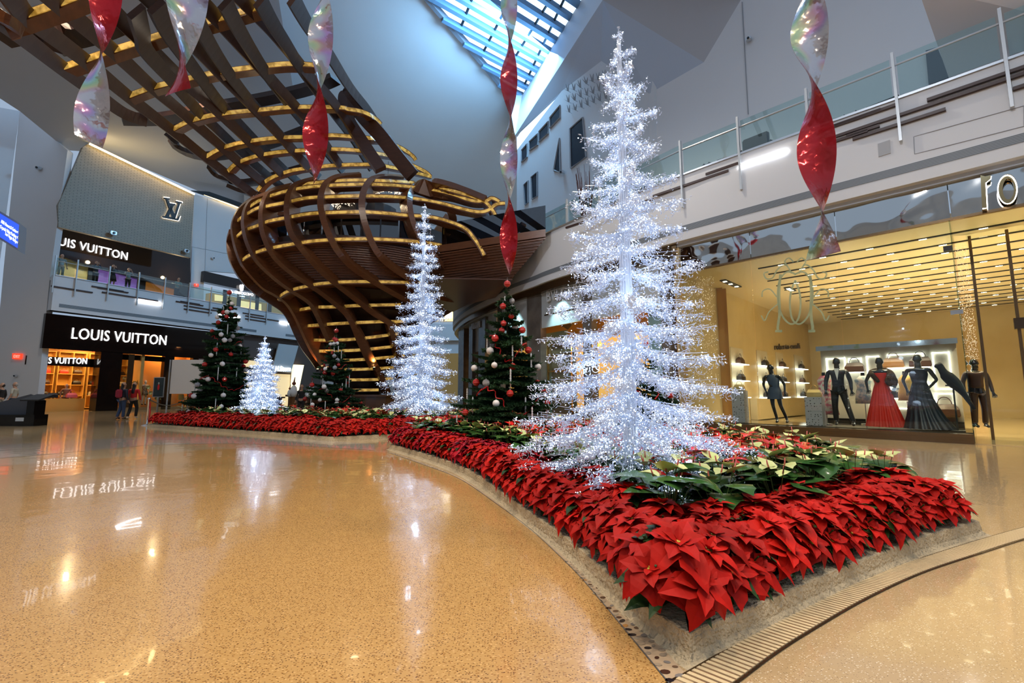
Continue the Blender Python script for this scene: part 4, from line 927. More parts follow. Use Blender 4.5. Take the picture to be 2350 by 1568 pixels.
# canopy
KN = [(-400, 6.2), (-150, 8.2), (-30, 10), (105, 12.5), (225, 16.5), (340, 19.5), (415, 22), (455, 23), (520, 24), (600, 25.2), (700, 26)]
def cdepth(u, v):
    s = min(585, v+.27*(u-300)); return 1/(.1-1.522e-4*(s+30)+1.535e-7*(s+30)*(s-225))+max(0, u-850)*.018
def can(u, v): return P(u, v, cdepth(u, v))
def canup(p): return Vector((-.34, -.38, -.86)).normalized()
CB = [c1([(-300, 20), (0, 215), (400, 510), (640, 680), (830, 810), (1000, 872)]), c1([(-250, -250), (0, 0), (130, 150), (540, 445), (850, 690), (1170, 930), (1420, 1125), (1740, 1365)]),
      c1([(-60, -290), (270, 0), (735, 380), (1020, 630), (1295, 855), (1517, 1042), (1630, 1140), (1810, 1290)]), c1([(300, -290), (605, 0), (942, 315), (1228, 578), (1493, 808), (1695, 995), (1787, 1088), (1935, 1225)]),
      c1([(680, -270), (955, 0), (1192, 235), (1478, 522), (1740, 782), (1920, 968), (2000, 1060), (2115, 1180)]), c1([(1030, -270), (1295, 0), (1465, 170), (1757, 482), (2018, 758), (2170, 930), (2260, 1060), (2330, 1160)]),
      [(450, -90), (533, 0), (617, 83), (700, 180), (755, 237), (795, 290), (830, 345), (862, 392)]]
for i, b_ in enumerate(CB):
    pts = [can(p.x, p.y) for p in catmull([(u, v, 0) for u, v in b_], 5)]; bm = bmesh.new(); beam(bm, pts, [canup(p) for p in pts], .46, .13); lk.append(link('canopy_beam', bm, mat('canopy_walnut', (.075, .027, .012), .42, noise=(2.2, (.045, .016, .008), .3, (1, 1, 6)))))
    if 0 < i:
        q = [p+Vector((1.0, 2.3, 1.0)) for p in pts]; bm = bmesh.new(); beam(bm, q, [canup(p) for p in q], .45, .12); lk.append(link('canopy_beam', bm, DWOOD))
horn = [(862, 395), (838, 360), (812, 320), (790, 285), (778, 245), (777, 222), (786, 209), (800, 209), (818, 222), (850, 262), (885, 300), (920, 345), (958, 392)]
for part, nrm, dep in ((horn[:8][::-1], Vector((-1, -.25, -.1)), .62), (horn[7:], Vector((.9, -.25, .35)), .75)):
    pts = catmull([P(u, v, 22.9) for u, v in part], 5); bm = bmesh.new(); beam(bm, pts, [nrm.normalized() for p in pts], dep, .34); lk.append(link('canopy_beam', bm, MATS['canopy_walnut']))
bm = bmesh.new(); prism(bm, [P(u, v, 22.85) for u, v in ((777, 235), (778, 218), (786, 209), (800, 208), (816, 219), (832, 240), (826, 262), (806, 262), (788, 250))], (0, .34, 0)); upflip(bm); lk.append(link('canopy_plate', bm, MATS['canopy_walnut']))
CR = [c1([(-150, 90), (0, 170), (120, 140), (330, 70), (510, 0), (680, -60)]), c1([(410, 490), (540, 448), (735, 380), (942, 315), (1192, 235), (1465, 160), (1830, 55)]),
      c1([(830, 700), (1020, 630), (1228, 578), (1478, 522), (1785, 480), (1980, 462), (2170, 470)]), c1([(1180, 912), (1295, 855), (1493, 808), (1740, 782), (2018, 758), (2330, 760)])+[(797, 257), (830, 263), (857, 276), (873, 292)],
      c1([(1400, 1105), (1517, 1040), (1695, 995), (1920, 968), (2140, 962)])+[(760, 317), (815, 321), (842, 323), (880, 329), (920, 346), (945, 363), (953, 374)],
      c1([(1560, 1200), (1630, 1140), (1787, 1088), (2000, 1060)])+[(770, 349), (840, 354), (862, 358), (900, 366), (940, 383), (975, 400), (988, 412)],
      [(588, 444), (602, 428), (620, 415), (660, 400), (700, 393), (770, 386), (855, 384), (880, 387), (930, 397), (990, 412)]]
for c in CR:
    raw = [can(p.x, p.y)+Vector((0, .1, .22)) for p in catmull([(u, v, 0) for u, v in c], 5)]; ns = [Vector((0, -1, -.22)).normalized() for p in raw]
    bm = bmesh.new(); beam(bm, raw, ns, .42, .24); r = link('canopy_ring', bm, WOOD); lk.append(r)
    bm = bmesh.new(); beam(bm, [p+n*.03 for p, n in zip(raw, ns)], ns, .05, .17); g_ = link('gold_strip', bm, GOLD); g_.parent = r
for c in ([(278, 262), (370, 262), (470, 240), (560, 225), (650, 207), (720, 188), (758, 172)], [(380, 312), (410, 338), (460, 352), (530, 345), (620, 320), (700, 290)], [(478, 385), (500, 405), (560, 415), (640, 395), (720, 372)], [(-40, 60), (80, 40), (160, 60), (260, 20)], [(520, 425), (560, 440), (620, 445)]):
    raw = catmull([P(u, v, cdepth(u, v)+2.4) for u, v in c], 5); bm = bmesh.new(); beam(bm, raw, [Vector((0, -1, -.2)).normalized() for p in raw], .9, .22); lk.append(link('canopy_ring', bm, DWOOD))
# everything under one empty
inv = Matrix.Translation(-LAT.location)
for k_ in lk:
    k_.parent = LAT; k_.data.transform(inv)
    for c_ in [c for c in COL.objects if c.parent == k_]: c_.data.transform(inv)
# warm uplights at the feet of the ribs
for (u, v) in ((738, 850), (758, 846), (856, 846)):
    p = bulb(u, v); n = rad(p); q = p+Vector((n.x, n.y, 0))*.25
    root = empty('rib_uplight', q, 'small warm uplight at a rib foot of the lattice, ' + {738: 'the leftmost foot', 758: 'the second foot from the left', 856: 'the one behind the middle fir'}[u], 'light')
    bm = bmesh.new(); lathe(bm, [(.07, -.1), (.07, .05), (.06, .06)], 12); link('housing', bm, BLACKM, root); bm = bmesh.new(); lathe(bm, [(.05, .055), (.045, .075)], 12); link('lens', bm, nosample(mat('amber_lens', (1, .7, .3), .3, emit=(1, .62, .22), es=18)), root)
    light('rib_uplight_glow', 'SPOT', q+Vector((0, 0, .12))+Vector((n.x, n.y, 0))*.25, 90, (1, .42, .10), .05, None, p+Vector((-.7 if u < 800 else -.9, 0, 3.5)), 60, .8)
for a in (-150, -110, -70, -30): light('deck_lamp', 'POINT', AX+Vector((5.2*cos(radians(a)), 5.2*sin(radians(a)), 11.2)), 45, (1, .75, .45), .2)
# crystal chandeliers on the deck
cry = nosample(mat('lit_crystal', (1, .85, .7), .2, emit=(1, .80, .58), es=1.3))
for (u, v, Y, lb) in ((788, 470, 25.5, 'oval crystal chandelier inside the lattice deck, the left one'), (889, 445, 25.5, 'oval crystal chandelier inside the lattice deck, the right one')):
    c0 = P(u, v, Y); root = empty('chandelier', c0, lb, 'chandelier'); bm = bmesh.new(); rr = .62 if u > 850 else .5
    for k in range(220):
        a = rnd.uniform(0, 2*pi); t = rnd.uniform(0, 2*pi); R_ = rr+.16*cos(t); ball(bm, (R_*cos(a), R_*sin(a), .13*sin(t)), .026, 4)
    o = link('crystals', bm, cry, root); o['kind'] = 'stuff'
    bm = bmesh.new(); tube(bm, [(rr*cos(a), rr*sin(a), 0) for a in [2*pi*k/24 for k in range(25)]], .03, 5); link('hoop', bm, CHROME, root)
    bm = bmesh.new(); tube(bm, [(0, 0, .0), (0, 0, 2.0)], .012, 4); [tube(bm, [(rr*cos(a), rr*sin(a), 0), (0, 0, .6)], .006, 4) for a in (0, 2.1, 4.2)]; link('cable', bm, BLACKM, root)
# ------------------------------------------------------------------ flower beds
CONC = mat('rough_limestone', (.66, .55, .37), .75, noise=(9, (.50, .41, .27), .25), bump=(45, 1, .03))
SOIL = mat('soil', (.02, .014, .008), .9)
NL = gl([(1583, 1519), (1459, 1428), (1310, 1283), (1199, 1194), (1071, 1096), (978, 1058), (893, 1032)])
NR = gl([(1583, 1519), (1758, 1438), (1946, 1345), (2137, 1264), (2256, 1228)])
near = NR+[Vector((4.0, 5.6, 0)), Vector((3.75, 7.5, 0)), Vector((2.6, 9.5, 0)), Vector((.9, 10.8, 0)), Vector((-1, 11.1, 0)), Vector((-2.2, 10.7, 0))]+catmull(NL[::-1], 4)[:-1]
FL = gl([(339, 980), (484, 990), (640, 1002), (760, 1012.5)]); FR = gl([(760, 1012.5), (896, 1006), (1040, 999)])
farb = FL+FR[1:]+[Vector((.6, 16.3, 0)), Vector((-1.2, 19.6, 0)), Vector((-4.3, 21.6, 0)), Vector((-9, 21.6, 0)), Vector((-11.6, 20.6, 0)), Vector((-13.2, 18.6, 0))]
def inset(poly_, d):
    n = len(poly_); out = []
    for i in range(n):
        a, b, c = poly_[i-1], poly_[i], poly_[(i+1) % n]; t1 = (b-a).normalized(); t2 = (c-b).normalized()
        n1 = Vector((-t1.y, t1.x, 0)); n2 = Vector((-t2.y, t2.x, 0)); m_ = (n1+n2).normalized(); k = 1/max(.45, m_.dot(n1)); out.append(b+m_*d*k)
    return out
def kerb(name, pg, label, prof):
    bm = bmesh.new(); R_ = []
    for d, z in prof: R_.append([bm.verts.new((p.x, p.y, z)) for p in inset(pg, d)])
    n = len(pg)
    for j in range(len(R_)-1):
        for i in range(n): bm.faces.new((R_[j][i], R_[j][(i+1) % n], R_[j+1][(i+1) % n], R_[j+1][i]))
    f = bm.faces.new(R_[-1]); f.material_index = 1
    upflip(bm); bm.normal_update()
    return tag(link(name, bm, CONC, mats=[CONC, SOIL]), label, 'planter')
kerb('flower_bed_kerb', near, 'rough pale stone kerb round the near pointed flower bed', [(-.06, .0), (-.02, .008), (.0, .03), (.012, .105), (.02, .11), (.16, .11), (.165, .03)])
kerb('flower_bed_kerb', farb, 'low pale stone kerb round the far flower bed below the lattice', [(-.02, 0), (0, .10), (.18, .11), (.2, .04)])
def inside(pg, x, y):
    c = False; n = len(pg)
    for i in range(n):
        a, b = pg[i], pg[i-1]
        if (a.y > y) != (b.y > y) and x < (b.x-a.x)*(y-a.y)/(b.y-a.y)+a.x: c = not c
    return c
def dist(line, x, y):
    best = 9e9
    for i in range(len(line)-1):
        a, b = line[i], line[i+1]; ex, ey = b.x-a.x, b.y-a.y; t = max(0, min(1, ((x-a.x)*ex+(y-a.y)*ey)/(ex*ex+ey*ey))); best = min(best, math.hypot(x-a.x-ex*t, y-a.y-ey*t))
    return best

def varied(name, c, c2, rough, vary, coat=0, subs=0):
    """leaf material with a little variation from plant to plant and toward the tip veins"""
    m = mat(name, c, rough, noise=(14, c2, .25), coat=coat, spec=.16); nt = m.node_tree; b = nt.nodes['Principled BSDF']
    r = [x for x in nt.nodes if x.type == 'VALTORGB'][0]; oi = nt.nodes.new('ShaderNodeObjectInfo'); hs = nt.nodes.new('ShaderNodeHueSaturation'); mr = nt.nodes.new('ShaderNodeMapRange')
    mr.inputs[3].default_value = 1-vary; mr.inputs[4].default_value = 1+vary; nt.links.new(oi.outputs['Random'], mr.inputs[0]); nt.links.new(mr.outputs[0], hs.inputs['Value']); nt.links.new(r.outputs[0], hs.inputs['Color']); nt.links.new(hs.outputs[0], b.inputs['Base Color'])
    return m
RED = varied('poinsettia_bract', (.50, .008, .003), (.34, .005, .002), .60, .28); CRIM = varied('crimson_bract', (.40, .006, .018), (.26, .004, .010), .42, .2)
PGR = varied('poinsettia_leaf', (.022, .055, .014), (.012, .035, .010), .4, .3); AGR = varied('anthurium_leaf', (.045, .125, .028), (.024, .075, .020), .20, .35, .3)
ARD = varied('red_spathe', (.68, .03, .02), (.50, .015, .02), .12, .2, .4); AWH = varied('cream_spathe', (.72, .74, .38), (.50, .60, .20), .25, .2, .2); SPX = mat('spadix', (.75, .38, .12), .5); SPR = mat('rose_spadix', (.55, .12, .12), .5)
CYA = mat('yellow_bud', (.55, .50, .06), .5); STM = mat('green_stem', (.10, .16, .04), .5)
def leaf(bm, base, d, up, L, Wd, droop, fold=.18, shape=(.0, .55, .95, 1.0, .72, .34, .0), curl=0):
    d = Vector(d).normalized(); up = Vector(up); up = (up-d*up.dot(d)).normalized(); s = d.cross(up); n = len(shape); rows = []
    for i in range(n):
        t = i/(n-1); c = base+d*(L*(t-.25*droop*t*t))+up*(L*(.18*t-droop*t*t)); w = Wd*.5*shape[i]; k = up*(fold*w)
        wob = 1+.12*sin(i*2.7+L*91)
        if shape[i] == 0: rows.append([bm.verts.new(c)])
        else: rows.append([bm.verts.new(c-s*w*wob+k+up*curl*w), bm.verts.new(c), bm.verts.new(c+s*w/wob+k+up*curl*w)])
    for i in range(n-1):
        a, b = rows[i], rows[i+1]
        if len(a) == 1 and len(b) == 3: bm.faces.new((a[0], b[0], b[1])); bm.faces.new((a[0], b[1], b[2]))
        elif len(b) == 1: bm.faces.new((a[0], b[0], a[1])); bm.faces.new((a[1], b[0], a[2]))
        else:
            for k in (0, 1): bm.faces.new((a[k], b[k], b[k+1], a[k+1]))
def poinsettia(seed, m):
    r = random.Random(seed); root = empty('poinsettia', (0, 0, -20)); lb = bmesh.new()
    heads = [(0, 0, .37)]+[(.15*cos(a), .15*sin(a), .29+r.uniform(-.03, .03)) for a in [2*pi*k/5+r.uniform(-.2, .2) for k in range(5)]]
    for hx, hy, hz in heads:
        bb = bmesh.new(); c = Vector((hx, hy, hz)); tilt = Vector((hx*2.6, hy*2.6, 1)).normalized(); q = tilt.to_track_quat('Z', 'Y'); a0 = r.uniform(0, 6)
        for ring_, (nn, L, Wd, el, dr) in enumerate(((7, .205, .108, -.12, .36), (6, .14, .076, .22, .25), (4, .07, .04, .6, .1))):
            for k in range(nn):
                a = a0+ring_*.5+2*pi*k/nn+r.uniform(-.2, .2); d = q @ Vector((cos(a), sin(a), el+r.uniform(-.15, .15))); l = L*r.uniform(.8, 1.2)
                leaf(bb, c+tilt*.006*ring_, d, tilt, l, Wd*r.uniform(.85, 1.15), dr*r.uniform(.5, 1.6), r.uniform(.1, .4))
        nf = len(bb.faces)
        for k in range(4): ball(bb, c+tilt*.012+Vector((r.uniform(-.009, .009), r.uniform(-.009, .009), 0)), .0075, 5)
        bb.faces.ensure_lookup_table()
        for q_ in bb.faces[nf:]: q_.material_index = 1
        link('flower_head', bb, m, root, mats=[m, CYA])
    for k in range(15):
        a = r.uniform(0, 2*pi); z = r.uniform(.08, .32); leaf(lb, Vector((.05*cos(a), .05*sin(a), z)), Vector((cos(a), sin(a), r.uniform(-.2, .35))), Vector((0, 0, 1)), r.uniform(.18, .27), .095, r.uniform(.3, .7), .25)
    for k in range(5): a = 2*pi*k/5; tube(lb, [(0, 0, 0), (.07*cos(a), .07*sin(a), .16), (.15*cos(a), .15*sin(a), .34)], .006, 4)
    link('leaves', lb, PGR, root); return root
HEART = (.0, .78, 1.0, .92, .66, .34, .0)
def anthurium(seed, m, spm):
    r = random.Random(seed); root = empty('anthurium', (0, 0, -20)); lb = bmesh.new(); st = bmesh.new()
    for k in range(13):
        a = 2*pi*k/6.5+r.uniform(-.3, .3); R_ = r.uniform(.06, .19); z = r.uniform(.20, .40); p = Vector((R_*cos(a), R_*sin(a), z)); tube(st, [(0, 0, 0), (R_*.5*cos(a), R_*.5*sin(a), z*.6), p], .004, 4)
        L = r.uniform(.21, .31); d = Vector((cos(a+r.uniform(-.4, .4)), sin(a), r.uniform(-.3, .25))); leaf(lb, p-d.normalized()*L*.15, d, Vector((0, 0, 1)), L, L*.78, r.uniform(.1, .45), r.uniform(-.1, .3), HEART, r.uniform(-.2, .1))
    for k in range(4):
        a = 2*pi*k/4+r.uniform(-.5, .5); R_ = r.uniform(.02, .15); z = r.uniform(.36, .47); p = Vector((R_*cos(a), R_*sin(a), z)); tube(st, [(0, 0, 0), (R_*.5*cos(a), R_*.5*sin(a), z*.6), p], .0035, 4)
        sb = bmesh.new(); L = r.uniform(.14, .19); d = Vector((cos(a), sin(a), r.uniform(-.1, .35))); leaf(sb, p-d.normalized()*L*.3, d, Vector((0, 0, 1)), L, L*.85, r.uniform(-.1, .3), .35, HEART)
        nf = len(sb.faces); tube(sb, [p, p+Vector((.012*cos(a), .012*sin(a), .035)), p+Vector((.016*cos(a), .016*sin(a), .062))], .0065, 5, .004)
        sb.faces.ensure_lookup_table()
        for q_ in sb.faces[nf:]: q_.material_index = 1
        link('flower', sb, m, root, smooth=True, mats=[m, spm])
    link('leaves', lb, AGR, root, smooth=True); link('stems', st, STM, root); return root
protos = {'red': [poinsettia(i, RED) for i in (1, 2, 3)], 'crimson': [poinsettia(9, CRIM), poinsettia(10, CRIM)], 'ared': [anthurium(i, ARD, SPX) for i in (21, 22)], 'awhite': [anthurium(i, AWH, SPR) for i in (31, 32)]}
for k in protos:
    for p in protos[k]: freeze(p)
used = set()
def place(kind, x, y, label, cat, group, s=1.0, tilt=(0, 0), z=.04):
    i = rnd.randrange(len(protos[kind])); p = protos[kind][i]
    if p.name in used: o = copy_tree(p)
    else: used.add(p.name); o = p
    o.location = (x, y, z); o.rotation_euler = (tilt[0], tilt[1], rnd.uniform(0, 6.28)) if tilt == (0, 0) else Euler((tilt[0], tilt[1], 0)).to_matrix().to_euler()
    sc = s*rnd.uniform(.9, 1.1); o.scale = (sc, sc, sc); tag(o, label, cat, group); return o
TREESPOT = [(1.13, 4.42, .12), (-.1, 9.5, .3), (2.35, 8.0, .25), (-3.0, 15, .15), (-9.3, 17, .15), (-11.7, 18.5, .3), (-7.2, 18.5, .3)]
def free(x, y): return all(math.hypot(x-a, y-b) > r for a, b, r in TREESPOT)
edgeN = NL[::-1]+NR[1:]; backR = near[4:9]
def fill(pg, edge, sp, fn, inset_d=.34):
    xs = [p.x for p in pg]; ys = [p.y for p in pg]; y = min(ys); row = 0; ip = inset(pg, inset_d)
    while y < max(ys):
        x = min(xs)+(row % 2)*sp/2
        while x < max(xs):
            xx = x+rnd.uniform(-.05, .05); yy = y+rnd.uniform(-.05, .05)
            if inside(ip, xx, yy) and free(xx, yy): fn(xx, yy)
            x += sp
        y += sp*.87; row += 1
def near_fn(x, y):
    d = dist(edgeN, x, y); dR = dist(backR, x, y)
    if d < .42: return
    if d < .62:
        if dist(NR, x, y) < dist(NL, x, y): k, g, lb = 'red', 'red poinsettias in the front right band of the near bed', 'bright red poinsettia in the front right band of the near flower bed'
        elif x < -.1 or y > 4.2: k, g, lb = side_kind()
        else: k, g, lb = 'red', 'red poinsettias beside the pebble border', 'bright red poinsettia beside the pebble border near the front tip of the bed'
        place(k, x, y, lb, 'poinsettia', g, 1.0, z=.05)
    return
def side_kind():
    return ('crimson', 'crimson poinsettias on the left side of the near bed', 'deep crimson poinsettia on the far left side of the near flower bed') if rnd.random() < .45 else ('red', 'red poinsettias on the left side of the near bed', 'bright red poinsettia on the far left side of the near flower bed')
def near_anth(x, y):
    d = dist(edgeN, x, y); dR = dist(backR, x, y)
    if d < .66: return
    if d < .98 or dR < .45: place('awhite', x, y, 'anthurium with cream green flowers and broad glossy leaves in the near flower bed', 'anthurium', 'cream anthuriums of the near bed', 1.1, z=.13)
    else: place('ared', x, y, 'anthurium with glossy red flowers around the trees in the near flower bed', 'anthurium', 'red anthuriums of the near bed', 1.1, z=.10)
TIER = True
def edge_row(line, off, sp, left, tilt, s, z=.03):
    L = 0; acc = sp*.6
    for i in range(len(line)-1):
        a, b = line[i], line[i+1]; t = (b-a); l = t.length; t.normalize(); n = Vector((-t.y, t.x, 0))*(1 if left else -1)
        while acc < l:
            p = a+t*acc+n*off; acc += sp; yield p, n
        acc -= l
tip = NL[0]; q_ = Vector((.10, 1, 0)).normalized()
place('red', tip.x+q_.x*.36, tip.y+q_.y*.36, 'bright red poinsettia at the very front tip of the near flower bed', 'poinsettia', None, 1.02, tilt=(.42, 0), z=.05)
for line, left in ((catmull(NL, 6), False), (catmull(NR, 6), True)):
    for p, n in edge_row(line, .285, .27, left, .5, 1):
        if not inside(inset(near, .17), p.x, p.y) or (p-tip).length < .48: continue
        if left: k, g, lb = 'red', 'red poinsettias along the grating side kerb of the near bed', 'bright red poinsettia leaning over the kerb on the floor grating side of the near bed'
        elif p.x < -.1: k, g, lb = side_kind()
        else: k, g, lb = 'red', 'red poinsettias leaning over the kerb by the pebbles', 'bright red poinsettia leaning over the kerb above the pebble border'
        place(k, p.x, p.y, lb, 'poinsettia', g, .98, tilt=(n.y*.32, -n.x*.32), z=.05)
fill(near, edgeN, .30, near_fn, .16)
fill(near, edgeN, .37, near_anth, .20)
edgeF = FL+FR[1:]
def far_fn(x, y):
    d = dist(edgeF, x, y)
    if d < 1.15: place('red', x, y, 'bright red poinsettia in the front band of the far flower bed', 'poinsettia', 'red poinsettias along the front of the far bed', 1.12, z=.06)
def far_anth(x, y):
    d = dist(edgeF, x, y)
    if d < 1.15 or d > 4.2: return
    place('awhite' if d < 1.9 or rnd.random() < .3 else 'ared', x, y, 'anthurium with cream or red flowers behind the poinsettias of the far flower bed', 'anthurium', 'anthuriums of the far bed', 1.25, z=.06)
for p, n in list(edge_row(FL, .30, .36, True, .5, 1))+list(edge_row(FR, .30, .36, True, .5, 1)):
    if inside(inset(farb, .2), p.x, p.y): place('red', p.x, p.y, 'bright red poinsettia leaning over the kerb of the far flower bed', 'poinsettia', 'red poinsettias along the kerb of the far bed', 1.1, tilt=(n.y*.42, -n.x*.42), z=.05)
fill(farb, edgeF, .42, far_fn, .45)
fill(farb, edgeF, .60, far_anth, .3)
for k in protos:
    for p in protos[k]:
        if p.name not in used:
            for c in KIDS[p.name]: bpy.data.objects.remove(c)
            bpy.data.objects.remove(p)
# ------------------------------------------------------------------ white light trees
CRYS = mat('clear_crystal', (.62, .73, .95), .10, spec=.9); LED = nosample(mat('white_led', (1, 1, 1), .4, emit=(.80, .90, 1), es=7)); WIRE = mat('champagne_wire', (.62, .52, .40), .35, .5); ACR = mat('glowing_frosted_acrylic', (.70, .78, .92), .2, coat=.3, emit=(.45, .62, 1), es=.05)  # the frosted trunk acrylic is given a faint blue glow of its own
def octa(bm, c, d, L, w):
    d = d.normalized(); ref = Vector((0, 0, 1)) if abs(d.z) < .9 else Vector((1, 0, 0)); a = d.cross(ref).normalized()*w; b = d.cross(a).normalized()*w
    t = bm.verts.new(c+d*L); u = bm.verts.new(c-d*L); q = [bm.verts.new(c+x) for x in (a, b, -a, -b)]
    for k in range(4): bm.faces.new((t, q[k], q[(k+1) % 4])); bm.faces.new((u, q[(k+1) % 4], q[k]))
def white_branch(seed, L, cs, dens, led, droop=.10):
    """frond along +x of length L; cs crystal size; dens crystals per metre"""
    r = random.Random(seed); wb = bmesh.new(); lb = bmesh.new()
    def cl(t, off=0): return Vector((L*t, off, -droop*L*sin(t*pi*.9)*.9+.06*L*t*t))
    main = [cl(k/8) for k in range(9)]; tube(wb, main, cs*.28, 4, cs*.15)
    sub = []
    for k in range(5):   # long strands spreading from the root
        a = (k-2)*.17+r.uniform(-.05, .05); l = L*(.94-.10*abs(k-2)-r.uniform(0, .08)); dz = r.uniform(-.05, .05)*L
        p = [Vector((cos(a*q*1.6)*l*q, sin(a)*l*min(q*1.2, 1.1-.25*q), -droop*L*sin(q*pi*.9)*.9+.06*L*q*q+dz*sin(q*pi))) for q in (0, .33, .66, 1.0)]; sub.append(p); tube(wb, p, cs*.17, 3)
    for k in range(max(4, int(L*9))):
        t0 = r.uniform(.08, .88); sd = r.choice((-1, 1)); l = L*r.uniform(.14, .32)*(1.2-t0*.95); a = r.uniform(.30, .75)*sd; b = cl(t0)
        p = [b+Vector((cos(a)*l*q, sin(a)*l*q, r.uniform(-.10, .05)*l+(-.22*l*q*q if r.random() < .5 else .05*l*q))) for q in (0, .35, .7, 1.0)]; sub.append(p); tube(wb, p, cs*.16, 3)
        if r.random() < .45:   # little loops of wire
            c = p[2]; rr = L*r.uniform(.035, .07); tube(wb, [c+Vector((rr*cos(x), .3*rr*sin(x*.5), -rr+rr*sin(x))) for x in [2*pi*q/9+1.57 for q in range(10)]], cs*.13, 3)
    for k in range(int(L*dens)):
        if r.random() < .35: t = r.random(); c = cl(t)
        else:
            p = r.choice(sub); x = r.random()*2.999; i = int(x); c = p[i].lerp(p[i+1], x-i)
        c = c+Vector((r.gauss(0, 1), r.gauss(0, 1), r.gauss(-.5, 1.1)-(abs(r.gauss(0, 2.2)) if r.random() < .35 else 0)))*cs*1.25; octa(wb, c, Vector((r.uniform(-1, 1), r.uniform(-1, 1), r.uniform(-1, 1))), cs*r.uniform(.6, 1.3), cs*r.uniform(.2, .42))
    for k in range(int(L*dens*.19)):
        if r.random() < .3: c = cl(r.random())
        else:
            p = r.choice(sub); x = r.random()*2.999; i = int(x); c = p[i].lerp(p[i+1], x-i)
        c = c+Vector((r.gauss(0, 1), r.gauss(0, 1), r.gauss(0, 1)))*cs*1.0; octa(lb, c, Vector((0, 0, 1)), led, led)
    return wb, lb
wcount = 0
def white_tree(base, H, R, tiers, counts, label, cs, dens, led, z0=.28, power=60, droopf=.10, pw=.86, tk=1.0):
    root = empty('lit_tree', base, label, 'tree'); protos = []
    for ci, f in enumerate((1.0, .75, .5, .3, .16)):
        for q in range(2):
            wb, lb = white_branch(int(base[0]*100)+ci*7+q, R*f, cs*(1 if f > .4 else .85), dens*(1 if f > .4 else 1.5), led, droopf); w = link('branch', wb, CRYS); l = link('fairy_lights', lb, LED); l.parent = w; protos.append((f, w, l, [False]))
    n = 0
    for i in range(tiers):
        f = i/(tiers-1); z = z0+(H-z0-.10)*(f**.97); Rt = R*((1-f)**pw)*.97+.06*R; nb = counts[i]
        cand = sorted(protos, key=lambda p: abs(p[0]*R-Rt))[:2]
        for k in range(nb):
            p = cand[k % 2]; used_ = p[3]
            if used_[0]: w = p[1].copy(); COL.objects.link(w); l = p[2].copy(); COL.objects.link(l); l.parent = w
            else: w, l = p[1], p[2]; used_[0] = True
            a = 2*pi*k/nb+i*1.1+rnd.uniform(-.22, .22); sc = Rt/(p[0]*R)*rnd.uniform(.82, 1.12); w.parent = root
            tl = (.34*(1-f)**.8-.02)*tk+rnd.uniform(-.07, .07); w.location = (0, 0, min(H*.985, z+rnd.uniform(-.035, .035)*H/5+Rt*sin(max(0, tl))*.8)); w.rotation_euler = Euler((rnd.uniform(-.15, .15), tl, a)); w.scale = (sc, sc, sc)
    for f, w, l, u_ in protos:
        if not u_[0]: bpy.data.objects.remove(w); bpy.data.objects.remove(l)
    bm = bmesh.new(); r0 = H*.0125
    for k in range(14): a = 2*pi*k/14; tube(bm, [(r0*cos(a), r0*sin(a), .02), (r0*.8*cos(a), r0*.8*sin(a), H*.5), (r0*.25*cos(a), r0*.25*sin(a), H*.97)], r0*.26, 4, r0*.07)
    tr = link('trunk', bm, ACR, root); bm = bmesh.new()
    for k in range(int(H*55)): z = rnd.uniform(.1, H*.97); a = rnd.uniform(0, 6.28); rr = r0*(1.15-.85*z/H); octa(bm, Vector((rr*cos(a), rr*sin(a), z)), Vector((0, 0, 1)), led, led)
    l = link('fairy_lights', bm, LED); l.parent = tr
    bm = bmesh.new(); tube(bm, [(0, 0, H*.95), (0, 0, H)], r0*.3, 4, .001); r = random.Random(3)
    for k in range(26): z = H*(.955+.045*r.random()); octa(bm, Vector((r.gauss(0, 1)*H*.004*(H*1.01-z)/(.05*H), r.gauss(0, 1)*H*.004, z)), Vector((r.gauss(0, 1), r.gauss(0, 1), 1)), cs*.9, cs*.3)
    link('tip', bm, CRYS, root)
    for k in range(7):
        f = (k+.5)/7; rr = R*(1-f)*.45; a = k*2.4; light('led_glow', 'POINT', (base[0]+rr*cos(a), base[1]+rr*sin(a), base[2]+z0+(H-z0)*f), power*.85*(1.15-f), (.62, .78, 1), R*.12*(1.1-f))
    return root
white_tree((1.13, 4.42, .05), 4.98, 1.16, 19, [8, 8, 7, 7, 6, 6, 6, 5, 5, 5, 5, 5, 4, 4, 4, 4, 3, 3, 3], 'biggest crystal tree of white fairy lights, standing in the near flower bed', .017, 540, .0052, .36, 6, .07)
white_tree((-3.0, 15.0, .05), 7.6, 1.42, 21, [7, 7, 6, 6, 6, 6, 5, 5, 5, 5, 5, 4, 4, 4, 4, 4, 4, 3, 3, 3, 3], 'slender white fairy light tree in front of the brown lattice stem', .032, 330, .0095, .35, 8)
white_tree((-9.3, 17.0, .05), 3.30, 1.0, 15, [8, 8, 8, 7, 7, 7, 6, 6, 6, 5, 5, 4, 4, 3, 3], 'smallest white fairy light tree, beside the left green tree', .032, 480, .0095, .15, 3, .05, .95)

